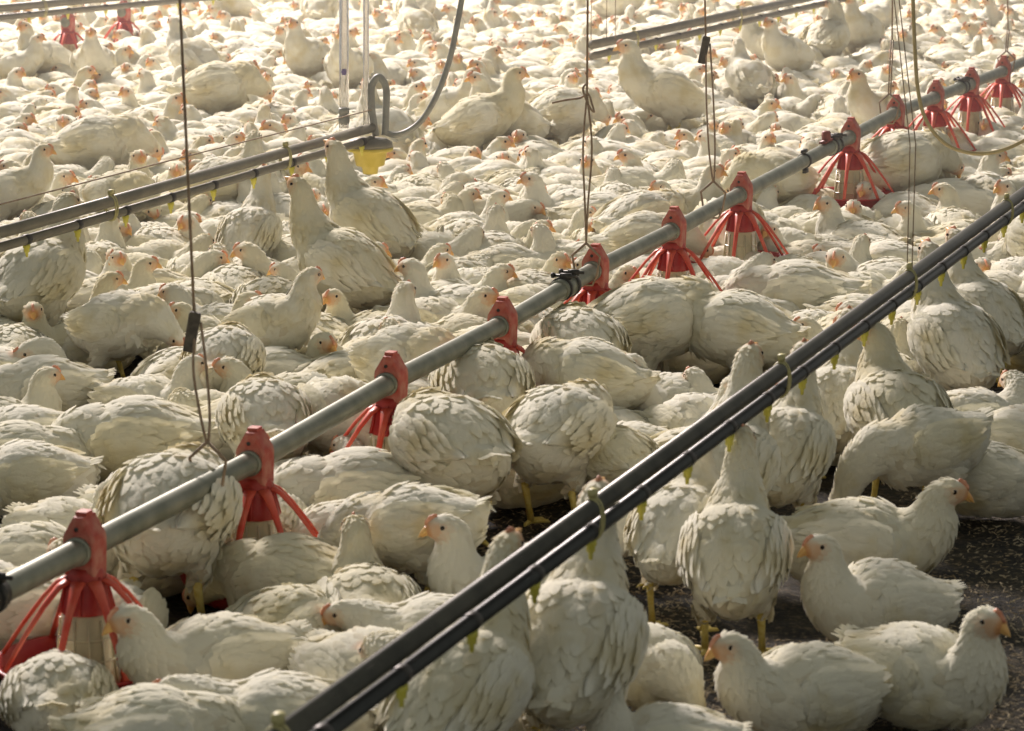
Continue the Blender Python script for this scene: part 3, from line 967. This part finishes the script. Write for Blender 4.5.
# ------------------------------------------------------------------ hanging wires
def hook_on(parent, o0, n, style=0):
    """a bent wire triangle over the pipe at station n, apex above it; returns apex (world)"""
    c = pipe_at(n)
    s = np.array([LINE[1], -LINE[0], 0])
    apex = c + np.array([0, 0, .088])
    P = [apex, c + s * -.040 + (0, 0, .052), c + s * -.031 + (0, 0, .0), c + s * -.018 + (0, 0, -.028), c + s * .018 + (0, 0, -.028), c + s * .031 + (0, 0, .0), c + s * .040 + (0, 0, .052), apex]
    mb = MB()
    mb.tube([p - o0 for p in P], .0036, 8)
    mb.build('pipe_hook', M['wire'], parent)
    return apex

def rope(name, mb, pts, r=.0032): mb.tube(pts, r, 8)

def n_of(px):
    best = min(np.linspace(-1, 14, 3001), key=lambda n: abs(project(pipe_at(n))[0] - px))
    return float(best)

WIRES = [
 # hook px, block px, top px, label
 (208, (195, 332), (178, -40), 'first hanging wire from left, with a dark adjuster block, hooked to the feed pipe'),
 (586, (587, 95), (588, -40), 'second hanging wire from left, knotted with a loose side end, hooked near the fifth feeder'),
 (713, (706, 50), (704, -40), 'third hanging wire from left, with a small dark adjuster block near the top'),
 (889, (892, 40), (893, -40), 'fourth hanging wire from left, twin strand ending in an open hook by the ninth feeder'),
 (1006, (1008, 30), (1007, -40), 'last hanging wire at the right edge, hooked to the farthest feeder'),
]
for wi, (hx, blk, top, lab) in enumerate(WIRES):
    n = n_of(hx)
    c = pipe_at(n); dd = depth_of(c)
    e = empty('hanging_wire', c); tag(e, lab, 'wire', 'wires holding up the feed pipe')
    o0 = np.array(e.location)
    apex = hook_on(e, o0, n) - o0
    B = at_depth(blk[0], blk[1], dd) - o0
    T_ = at_depth(top[0], top[1], dd) - o0
    far = B + (T_ - B) * (1 + 1.2 / max(np.linalg.norm(T_ - B), .2))
    mb = MB(); mb.tube([B, T_, far], .0030, 8); mb.build('upper_wire', M['wire'], e)
    mb = MB()
    w = .012 if wi != 3 else .006
    m1 = apex * .35 + B * .65
    mid = apex * .75 + B * .25
    sx = np.array([1.0, 0, 0])
    if wi in (0, 2):
        mb.tube(smooth([B + sx * .0, m1 - sx * w * (.6 if wi else 1.0), mid - sx * w * .7, apex - sx * .002], 6), .0028, 8)
        mb.tube(smooth([B + sx * .012 + (0, 0, .02), m1 + sx * w * 1.2, mid + sx * w * .9, apex + sx * .002], 6), .0028, 8)
    elif wi == 1:
        mb.tube(smooth([B, m1 - sx * .010, mid - sx * .004, apex], 6), .0028, 8)
        mb.tube(smooth([B, m1 + sx * .014, mid + sx * .004, apex], 6), .0028, 8)
    else:
        mb.tube([B - sx * .004, apex - sx * .004], .0028, 8); mb.tube([B + sx * .005, apex + sx * .004], .0028, 8)
    mb.build('wire_loop', M['wire'], e)
    if wi in (0, 2):
        k = 1.0 if wi == 0 else 1.05
        mb = MB()
        ax = np.array([.20, 0, 1.0]); ax /= np.linalg.norm(ax); sd = np.array([1.0, 0, -.2]); sd /= np.linalg.norm(sd); yv = np.array([0, 1.0, 0])
        rr = []
        for t, wv in ((-.042, .012), (-.040, .014), (.036, .015), (.040, .012)):
            q = B + ax * t * k - sd * .006
            rr.append(np.array([q - sd * wv * .8 - yv * .006, q + sd * wv * .8 - yv * .006, q + sd * wv * .8 + yv * .006, q - sd * wv * .8 + yv * .006]))
        mb.ring_tube(rr)
        mb.build('adjuster_block', M['block'], e, smooth=False)
    if wi == 1:
        mb = MB()
        mb.tube(smooth([at_depth(x, y, dd) - o0 for x, y in ((552, 103), (566, 100), (580, 98), (588, 94), (592, 104), (594, 112), (589, 106), (583, 90), (586, 84))], 6), .0030, 8)
        mb.build('loose_end', M['wire'], e)
# wire that carries the near drinker line
t3 = Q0 + LINE * 2.46
e = empty('hanging_wire', t3); tag(e, 'thin twin wire dropping from the fourth hanging wire to the near drinker line', 'wire', 'wires holding up the drinker lines')
mb = MB(); dd = depth_of(t3); o0 = np.array(e.location)
for k in (-1, 1):
    mb.tube([np.array([k * .006, 0, .045]), np.array([k * .007, 0, .35]), at_depth(890 + k * 2.2, -60, dd) - o0, at_depth(890 + k * 2.2, -160, dd) - o0], .0015, 6)
mb.build('wire_strand', M['wire'], e)
# thin wires holding the distant lines
for (px, py, h, lab) in ((602, 48, 0, 'faint thin twin wires at the top, above the end of the distant drinker line'),):
    p = at(px, py, .45); e = empty('hanging_wire', p); tag(e, lab, 'wire', 'wires holding up the drinker lines')
    mb = MB()
    for k in (-.05, .02, .06): mb.tube([(k, 0, .02), (k, 0, .4), (k, 0, .9)], .0022, 6)
    mb.build('wire_strand', M['wire'], e)

# ------------------------------------------------------------------ birds
D2R = math.pi / 180
HERO = [
 # px, py of the body centre, body height, pose, heading (0 right, 90 away, 180 left, 270 viewer), scale, label
 (220, 664, .09, 'sit_mid', 212, 1.06, 'plump white chicken lying in profile, head left, beside the first red feeder'),
 (58, 702, .09, 'sleep', 95, .9, 'fluffy white chicken seen from behind, below the first red feeder'),
 (528, 592, .09, 'sit_up', 190, 1.08, 'white chicken with raised head facing left, close behind the near drinker line'),
 (288, 628, .09, 'sleep2', 60, .95, 'ruffled white chicken with bowed head, right of the profile bird near the bottom left'),
 (440, 640, .09, 'sit_low', 178, .95, 'white chicken with low orange face turned left, just behind the near drinker line'),
 (285, 725, .09, 'sit_low', 172, 1.0, 'white chicken at the bottom edge, head low and facing left, left of drinker line'),
 (150, 742, .09, 'sleep', 12, 1.0, 'broad white back at the bottom edge, left of the low resting head'),
 (575, 655, .17, 'stand_drink', 75, 1.12, 'large white chicken standing in front of the near drinker line, stretching up to drink'),
 (462, 700, .17, 'stand_drink', 60, 1.05, 'white chicken at the bottom centre, reaching up to the drinker line beside the large one'),
 (645, 668, .09, 'sleep', 300, .85, 'small white chicken behind the large drinking one, beside the open floor'),
 (672, 745, .09, 'sit_up', 176, .8, 'white chicken at the bottom edge, only head and shoulders in view, red comb'),
 (735, 562, .17, 'stand_drink', 82, 1.0, 'white chicken standing with its back to the viewer, yellow leg on the open floor'),
 (680, 545, .17, 'stand_up', 70, .95, 'white chicken standing left of the one with its back turned, half behind it'),
 (722, 478, .17, 'stand_drink', 65, 1.1, 'tall white chicken drinking right under the near drinker line, behind the two standing ones'),
 (785, 458, .17, 'stand_drink', 70, 1.0, 'white chicken drinking under the near drinker line, pressed against the tall one'),
 (812, 692, .09, 'sit_mid', 205, 1.0, 'white chicken lying on the bare floor at the bottom right, head left'),
 (915, 675, .09, 'sit_up', 312, 1.05, 'white chicken lying at the bottom right, neck raised, beak pointing right over bare floor'),
 (885, 608, .09, 'sit_up2', 205, 1.0, 'white chicken in shade, dark raised head at left, above the two lowest right birds'),
 (855, 545, .09, 'sit_mid', 356, 1.12, 'long white chicken lying with its orange head pointing right over the bare floor'),
 (898, 428, .17, 'stand_left', 100, 1.1, 'stout white chicken standing rear to the viewer, right of centre below the drinker line'),
 (838, 410, .17, 'stand_drink', 75, .95, 'white chicken drinking left of the stout rear facing one'),
 (955, 350, .17, 'stand_drink', 110, 1.1, 'white chicken with stretched neck drinking near the right edge'),
 (985, 320, .17, 'stand_drink', 120, 1.0, 'white chicken reaching up with long neck, second from the right edge under the line'),
 (925, 480, .12, 'stand_feed', 200, 1.0, 'white chicken bending down behind the long lying one, right side'),
 (985, 480, .09, 'sit_low', 150, 1.0, 'white chicken lying at the right edge above the dark bare floor'),
 (628, 545, .12, 'stand_feed', 250, .75, 'small white chicken with drooping head behind the drinker line, at the open floor'),
 (618, 492, .11, 'stand_rump', 120, .8, 'curly feathered white chicken just left of the near drinker line, centre'),
 (172, 560, .12, 'stand_rump', 80, 1.2, 'big smooth white chicken between the first and second red feeders, under the pipe'),
 (362, 490, .11, 'sleep', 178, 1.25, 'big smooth white mound of a chicken right of the second red feeder'),
 (378, 535, .09, 'sleep2', 185, 1.05, 'white chicken lying in front of the big mound right of the second feeder'),
 (290, 583, .09, 'sleep', 160, 1.05, 'white chicken lying in front of the second red feeder, head hidden'),
 (452, 488, .12, 'stand_rump', 120, 1.15, 'large round white chicken in front of the gap between third and fourth feeder'),
 (558, 472, .12, 'stand_rump', 60, 1.1, 'large round white chicken right of the round one, behind the dark floor gap'),
 (482, 425, .12, 'stand_rump', 95, 1.1, 'round white chicken with its head in the fourth red feeder'),
 (580, 384, .12, 'stand_rump', 100, 1.1, 'large pale chicken leaning into the fifth red feeder'),
 (648, 345, .13, 'stand_rump', 20, 1.2, 'largest pale mound of a chicken in the centre, below the sixth feeder'),
 (738, 352, .13, 'stand_rump', 160, 1.1, 'large pale chicken right of the largest mound, centre'),
 (798, 296, .10, 'sleep', 170, 1.3, 'large round white chicken below the seventh red feeder'),
 (140, 435, .11, 'sleep', 175, 1.25, 'large pale chicken left of the first hanging wire, above the feed pipe'),
 (250, 428, .11, 'sleep', 5, 1.2, 'large smooth white chicken right of the first hanging wire, above the pipe'),
 (38, 305, .14, 'stand_up', 65, 1.2, 'big white chicken standing at the left edge below the left drinker line'),
 (100, 305, .09, 'sit_up', 10, .95, 'white chicken with yellow face looking right, beside the big one at the left edge'),
 (345, 280, .15, 'stand_drink', 150, 1.15, 'big white chicken with long raised neck, standing left of the centre'),
 (372, 235, .15, 'stand_drink', 140, 1.15, 'big white chicken standing behind the long necked one, wing feathers spread'),
 (250, 245, .15, 'stand_drink', 75, .95, 'chicken with upright shaded neck reaching under the left drinker line'),
 (478, 132, .16, 'stand_up', 8, 1.15, 'white chicken standing in profile facing right, above the centre of the flock'),
 (560, 128, .13, 'stand_rump', 30, 1.15, 'white chicken behind the second hanging wire, right of the one in profile'),
 (215, 98, .15, 'stand_rump', 20, 1.25, 'big pale chicken standing right of the first wire at the upper left, dark gap below'),
 (95, 155, .15, 'stand_rump', 10, 1.2, 'big pale hunched chicken at the upper left above the drinker line'),
 (665, 108, .15, 'stand_up', 190, 1.25, 'big white chicken standing left of the third wire, head left'),
 (900, 178, .14, 'stand_rump', 25, 1.25, 'big white chicken below the ninth red feeder'),
 (950, 205, .10, 'sleep', 190, 1.15, 'round white chicken resting above the near drinker line at the right'),
 (825, 52, .14, 'stand_left', 60, 1.15, 'white chicken standing tall in the far crowd near the top right'),
 (860, 42, .14, 'stand_up', 240, 1.1, 'white chicken standing behind another in the far crowd near the top right'),
 (45, 395, .09, 'sleep', 200, 1.1, 'white chicken lying at the left edge in the middle of the picture'),
 (30, 480, .09, 'sit_low', 185, 1.0, 'white chicken at the left edge with low head, above the first feeder'),
 (600, 220, .10, 'sleep', 10, 1.15, 'smooth white chicken lying right of the second hanging wire'),
]
birds = []                         # x, y, heading, pose, scale, hero label
for px, py, h, pose, hd, s, lab in HERO:
    p = at(px, py, h * s + (0.02 if h > .12 else 0))
    birds.append([p[0], p[1], hd * D2R, pose, s, lab])
nh = len(birds)

def inside(px, py, poly):
    c = False
    for i in range(len(poly)):
        x1, y1 = poly[i]; x2, y2 = poly[i - 1]
        if (y1 > py) != (y2 > py) and px < (x2 - x1) * (py - y1) / (y2 - y1) + x1:
            c = not c
    return c
GAPS = [[(440, 512), (580, 512), (590, 570), (560, 606), (445, 606)],
        [(575, 560), (705, 560), (740, 640), (745, 680), (790, 860), (600, 860), (610, 735), (690, 735), (650, 640), (590, 640)],
        [(935, 500), (1100, 500), (1100, 860), (990, 860), (985, 640), (955, 600)],
        [(780, 500), (845, 500), (845, 530), (800, 545)],
        [(960, 400), (1024, 400), (1024, 430), (960, 430)],
        [(740, 640), (900, 640), (1000, 700), (1000, 860), (740, 860)],
        [(760, 560), (950, 560), (960, 640), (760, 640)],
        [(170, 115), (250, 115), (250, 132), (170, 132)],
        [(650, 60), (690, 60), (690, 78), (650, 78)]]
def in_gap(x, y):
    px, py = project((x, y, 0.0))
    return any(inside(px, py, g) for g in GAPS)

# scatter the crowd and push the birds apart
DENS = 16.5
cand = []
y0, y1 = 4.75, 25.0
while len(cand) < int(DENS * 0.5 * (0.36 * (y1 ** 2 - y0 ** 2)) + 0):
    y = math.sqrt(random.uniform(y0 ** 2, y1 ** 2)); x = random.uniform(-0.185, 0.185) * y
    if in_gap(x, y): continue
    cand.append((x, y))
SIT = ['sit_up', 'sit_up2', 'sit_mid', 'sit_low', 'sleep', 'sleep2', 'sit_left', 'sit_right', 'sit_side', 'sit_back']
def pick(y):
    r = random.random()
    if y < 9.0:
        w = [1.2, 1, 1.3, 1.3, 1.8, 1.6, .9, .9, .9, 1.0]
        st = 0.10 if y > 7.2 else 0.0
    else:
        w = [.8, .8, 3.2, 2.6, 1.0, .9, 1.1, 1.1, 2.2, 1.2]
        st = 0.07
    if r < st:
        return random.choice(['stand_up', 'stand_left', 'stand_rump', 'stand_rump'])
    return random.choices(SIT, w)[0]
for x, y in cand:
    birds.append([x, y, random.uniform(0, 2 * math.pi), pick(y), random.uniform(.92, 1.10), None])
X = np.array([[b[0], b[1]] for b in birds]); Hd = np.array([b[2] for b in birds]); Sc = np.array([b[4] for b in birds])
stretchy = np.array(['stand' in b[3] for b in birds])
obst = np.array(list(FEEDERS.values()))
nB = len(birds)
fixed = np.arange(nB) < nh
for it in range(70):
    D = np.stack([np.cos(Hd), np.sin(Hd)], 1)
    hl = 0.060 * Sc
    A1 = X + D * (hl - .02)[:, None]; A2 = X - D * (hl + .02)[:, None]
    C = np.concatenate([A1, A2]); own = np.r_[np.arange(nB), np.arange(nB)]
    R = np.r_[.092 * Sc, .086 * Sc]
    if it % 6 == 0:
        cell = 0.42
        g = {}
        for i, (a, b) in enumerate(np.floor(X / cell).astype(int)):
            g.setdefault((a, b), []).append(i)
        pi, pj = [], []
        for (a, b), l in g.items():
            for da in (-1, 0, 1):
                for db in (-1, 0, 1):
                    for i in l:
                        for j in g.get((a + da, b + db), ()):
                            if i < j: pi.append(i); pj.append(j)
        pi = np.array(pi); pj = np.array(pj)
        I = np.concatenate([pi, pi, pi + nB, pi + nB]); J = np.concatenate([pj, pj + nB, pj, pj + nB])
    v = C[I] - C[J]; dist = np.linalg.norm(v, axis=1) + 1e-6
    ov = np.clip(R[I] + R[J] - dist, 0, None)
    push = v / dist[:, None] * ov[:, None] * 0.30
    F = np.zeros((nB, 2)); tq = np.zeros(nB)
    oi, oj = own[I], own[J]
    np.add.at(F, oi, push); np.add.at(F, oj, -push)
    ri = C[I] - X[oi]; rj = C[J] - X[oj]
    np.add.at(tq, oi, ri[:, 0] * push[:, 1] - ri[:, 1] * push[:, 0])
    np.add.at(tq, oj, -(rj[:, 0] * push[:, 1] - rj[:, 1] * push[:, 0]))
    # keep bodies out of the feed pans
    v = C[:, None] - obst[None]; dist = np.linalg.norm(v, axis=2) + 1e-6
    ov = np.clip(.125 + R[:, None] * .8 - dist, 0, None)
    pu = (v / dist[..., None] * ov[..., None]).sum(1) * .5
    np.add.at(F, own, pu)
    F[fixed] = 0; tq[fixed] = 0
    ln = np.linalg.norm(F, axis=1); F *= (np.minimum(ln, .05) / (ln + 1e-9))[:, None]
    X += F
    Hd += np.clip(tq * 14, -.12, .12)
    # birds next to a pan turn their heads to it
    v = obst[None] - X[:, None]; dist = np.linalg.norm(v, axis=2); k = dist.argmin(1); near = (dist.min(1) < .42) & ~fixed & (np.arange(nB) % 3 > 0)
    want = np.arctan2(v[np.arange(nB), k, 1], v[np.arange(nB), k, 0])
    da = (want - Hd + np.pi) % (2 * np.pi) - np.pi
    Hd[near] += .12 * da[near]
# drop birds pushed onto the open floor
keep = []
for i in range(nB):
    b = birds[i]
    b[0], b[1], b[2] = float(X[i, 0]), float(X[i, 1]), float(Hd[i])
    if i >= nh:
        if in_gap(b[0], b[1]) or (lambda q: 60 < q[0] < 260 and q[1] > 690)(project((b[0], b[1], 0.1))): continue
        dmin = np.hypot(X[:nh, 0] - b[0], X[:nh, 1] - b[1])
        if dmin.min() < .15: continue
        # nothing lies directly in front of a bird singled out above
        j = np.where((np.abs(X[:nh, 0] - b[0]) < .15) & (X[:nh, 1] - b[1] > 0) & (X[:nh, 1] - b[1] < .25))[0]
        if len(j): continue
        j = np.where((np.abs(X[:24, 0] - b[0]) < .27) & (X[:24, 1] - b[1] > -.03) & (X[:24, 1] - b[1] < .27))[0]
        if len(j): continue
        dd_ = np.hypot(obst[:, 0] - b[0], obst[:, 1] - b[1])
        if dd_.min() < .20: continue
        if dd_.min() < .40 and b[3] in ('sit_up', 'sit_up2', 'sit_left', 'sit_right', 'sit_back', 'stand_up', 'stand_left'):
            b[3] = random.choice(['sit_low', 'stand_feed', 'stand_rump', 'sleep'])
    keep.append(b)
birds = keep
seen = []
rest = []
for i, b in enumerate(birds):
    px, py = project((b[0], b[1], .1 * b[4]))
    dz = depth_of((b[0], b[1], .1)); r = F_PX / dz * .15
    if b[5] is None and (px < -r - 25 or px > W + r + 25 or py > H + r * .55): continue
    if b[5] is None and py - r * .8 < -8 and dz > 24: continue
    infr = (-r * .45 < px < W + r * .45) and py < H + r * .25
    (seen if (infr or b[5]) else rest).append((dz, b))
seen.sort(key=lambda t: t[0] if t[1][5] is None else 0)
one = [t[1] for t in seen[:300]]
if len(one) < 300: pass
zlim = seen[299][0] if len(seen) > 300 else 99
mass = [t[1] for t in seen[300:]] + [t[1] for t in rest if t[0] > zlim]
print('BIRDS individual', len(one), 'flock', len(mass), 'zlim', zlim)

# labels: posture, facing, and where the bird is relative to a landmark one can find
MARKS = [(FEEDERS[n], nm) for n, nm in ((0, 'first red feeder'), (1, 'second red feeder'), (2, 'third red feeder'), (3, 'fourth red feeder'), (4, 'fifth red feeder'), (5, 'sixth red feeder'), (6, 'seventh red feeder'), (8, 'eighth red feeder'), (9, 'ninth red feeder'), (10, 'tenth red feeder'))]
MARKS += [((LB[0], LB[1]), 'yellow cup'), ((float(LA[0] * .5 + LB[0] * .5), float(LA[1] * .5 + LB[1] * .5)), 'left drinker line'),
          (tuple(at(5, 245, .45)[:2]), 'left drinker line edge'), (tuple((Q0 + LINE * 1.22)[:2]), 'near line middle strap'),
          (tuple((Q0 + LINE * 2.46)[:2]), 'near line wire strap'), (tuple((Q0 + LINE * -.04)[:2]), 'near line lower strap'),
          (tuple(at(478, 132, .16)[:2]), 'standing profile bird'), (tuple(at(20, 700, 0)[:2]), 'lower left corner'), (tuple(at(1010, 700, 0)[:2]), 'lower right corner'),
          (tuple(at(345, 280, .15)[:2]), 'long necked pair'), (tuple(at(38, 305, .15)[:2]), 'big left-edge bird'), (tuple(at(10, 430, 0)[:2]), 'left picture edge')]
MPX = [project((m[0][0], m[0][1], .1)) for m in MARKS]
PH = {'sit_up': 'lying, neck up,', 'sit_up2': 'resting, head high,', 'sit_mid': 'lying, head half raised,', 'sit_low': 'lying, head low,', 'sleep': 'dozing, head bowed,', 'sleep2': 'lying flat, head down,',
      'sit_left': 'lying, head turned left,', 'sit_right': 'lying, head turned right,', 'sit_side': 'lying, head curled sideways,', 'sit_back': 'lying, head laid back,',
      'stand_up': 'standing upright,', 'stand_left': 'standing, head aside,', 'stand_drink': 'stretching upward,', 'stand_feed': 'standing, pecking,', 'stand_rump': 'standing, head down,'}
FACE = ['facing right', 'facing back right', 'facing away', 'facing back left', 'facing left', 'facing front left', 'facing viewer', 'facing front right']
cells = {}
for b in one:
    if b[5]: continue
    px, py = project((b[0], b[1], .1))
    dd = [math.hypot((px - mx), (py - my) * 1.7) for mx, my in MPX]
    k = int(np.argmin(dd)); dx, dy = px - MPX[k][0], (py - MPX[k][1]) * 1.7
    if abs(dx) > 2.2 * abs(dy): dr = 'right of' if dx > 0 else 'left of'
    elif abs(dy) > 2.2 * abs(dx): dr = 'in front of' if dy > 0 else 'behind'
    else: dr = ('front' if dy > 0 else 'back') + (' right of' if dx > 0 else ' left of')
    fi = int(round(math.degrees(b[2]) / 45.0)) % 8
    cells.setdefault((PH[b[3]], FACE[fi], dr, MARKS[k][1]), []).append((dd[k], b))
NTH = ['nearest', 'second', 'third', 'fourth', 'fifth', 'sixth']
for (ph, fc, dr, mk), l in cells.items():
    l.sort(key=lambda t: t[0])
    for i, (_, b) in enumerate(l):
        b.append('white chicken %s %s, %s%s %s' % (ph, fc, (NTH[i] + ' ') if len(l) > 1 else '', dr, mk))
for b in one:
    o = place_bird(b[3], b[0], b[1], b[2], b[4])
    tag(o, b[5] or b[6], 'chicken', 'white chickens crowding the barn floor')

# the rest of the flock, too many and too small to single out: one mesh
SMALL = {}
for i, nm in enumerate(['sit_up', 'sit_up2', 'sit_mid', 'sit_left', 'sit_right', 'sit_low', 'sit_side', 'sleep', 'stand_up']):
    d = make_bird(seed=70 + i, voxel=.0115, spacing=.034, rows=2, **POSES[nm])
    Vs, Fs, Ms, fa, so, off = [], [], [], [], [], 0
    for k in ['body'] + list(PART_MAT):
        if k not in d or k == 'wattles': continue
        V_, F_ = d[k][0], d[k][1]
        if k == 'body':
            f_, s_ = d[k][2], d[k][3]
        else:
            f_ = np.zeros(len(V_)); s_ = f_
        tri = []
        if isinstance(F_, list):
            for q in F_:
                for a in range(1, len(q) - 1, 2):
                    tri.append((q[0], q[a], q[a + 1], q[a + 2] if a + 2 < len(q) else q[a + 1]))
            # a degenerate last corner would break the mesh: split those into their own vertex
            fixed_q = []
            extra = []
            for q in tri:
                if q[3] == q[2]:
                    extra.append((V_[q[2]] + V_[q[0]]) / 2)
                    fixed_q.append((q[0], q[1], q[2], len(V_) + len(extra) - 1))
                else: fixed_q.append(q)
            if extra:
                V_ = np.concatenate([V_, np.array(extra)]); f_ = np.r_[f_, np.zeros(len(extra))]; s_ = np.r_[s_, np.zeros(len(extra))]
            F_ = np.array(fixed_q)
        Vs.append(V_); Fs.append(np.asarray(F_) + off); off += len(V_)
        Ms.append(np.full(len(F_), ['feather', 'beak', 'comb', 'eye', 'leg'].index('feather' if k == 'body' else PART_MAT[k])))
        fa.append(f_); so.append(s_)
    SMALL[nm] = tuple(np.concatenate(q) for q in (Vs, Fs, Ms, fa, so))
SUB = {'sleep2': 'sleep', 'sit_back': 'sit_side', 'stand_left': 'stand_up', 'stand_rump': 'sleep', 'stand_feed': 'sit_low', 'stand_drink': 'stand_up'}
Vs, Fs, Ms, fa, so, off = [], [], [], [], [], 0
for b in mass:
    V_, F_, m_, f_, s_ = SMALL[SUB.get(b[3], b[3])]
    c, s = math.cos(b[2]), math.sin(b[2])
    Vw = np.c_[V_[:, 0] * c - V_[:, 1] * s, V_[:, 0] * s + V_[:, 1] * c, V_[:, 2]] * b[4] + np.array([b[0], b[1], 0])
    Vs.append(Vw.astype(np.float32)); Fs.append((F_ + off).astype(np.int32)); Ms.append(m_); fa.append(f_); so.append(s_); off += len(V_)
if Vs:
    me = np_mesh('chicken_flock', np.concatenate(Vs), np.concatenate(Fs), M['feather'], np.concatenate(fa), np.concatenate(so))
    for k in ('beak', 'comb', 'eye', 'leg'): me.materials.append(M[k])
    me.polygons.foreach_set('material_index', np.concatenate(Ms).astype(np.int32))
    me.update()
    print('FLOCK verts', len(me.vertices))
    o = bpy.data.objects.new('chicken_flock', me); COL.objects.link(o)
    tag(o, 'rest of the white flock, hundreds of small birds packed across the far floor', 'chickens', kind='stuff')

# thin dust hanging in the barn air
m = bpy.data.materials.new('barn_dust'); m.use_nodes = True
nt = m.node_tree; nt.nodes.remove(nt.nodes['Principled BSDF'])
vs = nt.nodes.new('ShaderNodeVolumeScatter'); vs.inputs['Density'].default_value = 0.009; vs.inputs['Color'].default_value = (1.0, 0.95, 0.92, 1); vs.inputs['Anisotropy'].default_value = 0.2
nt.links.new(vs.outputs[0], nt.nodes['Material Output'].inputs['Volume'])
mb = MB(); mb.box((1.0, 19.0, 2.0), (26, 22, 4.4)); o = mb.build('dust_haze', m, smooth=False)
tag(o, 'thin pale dust haze hanging over the far part of the flock', 'haze', kind='stuff')
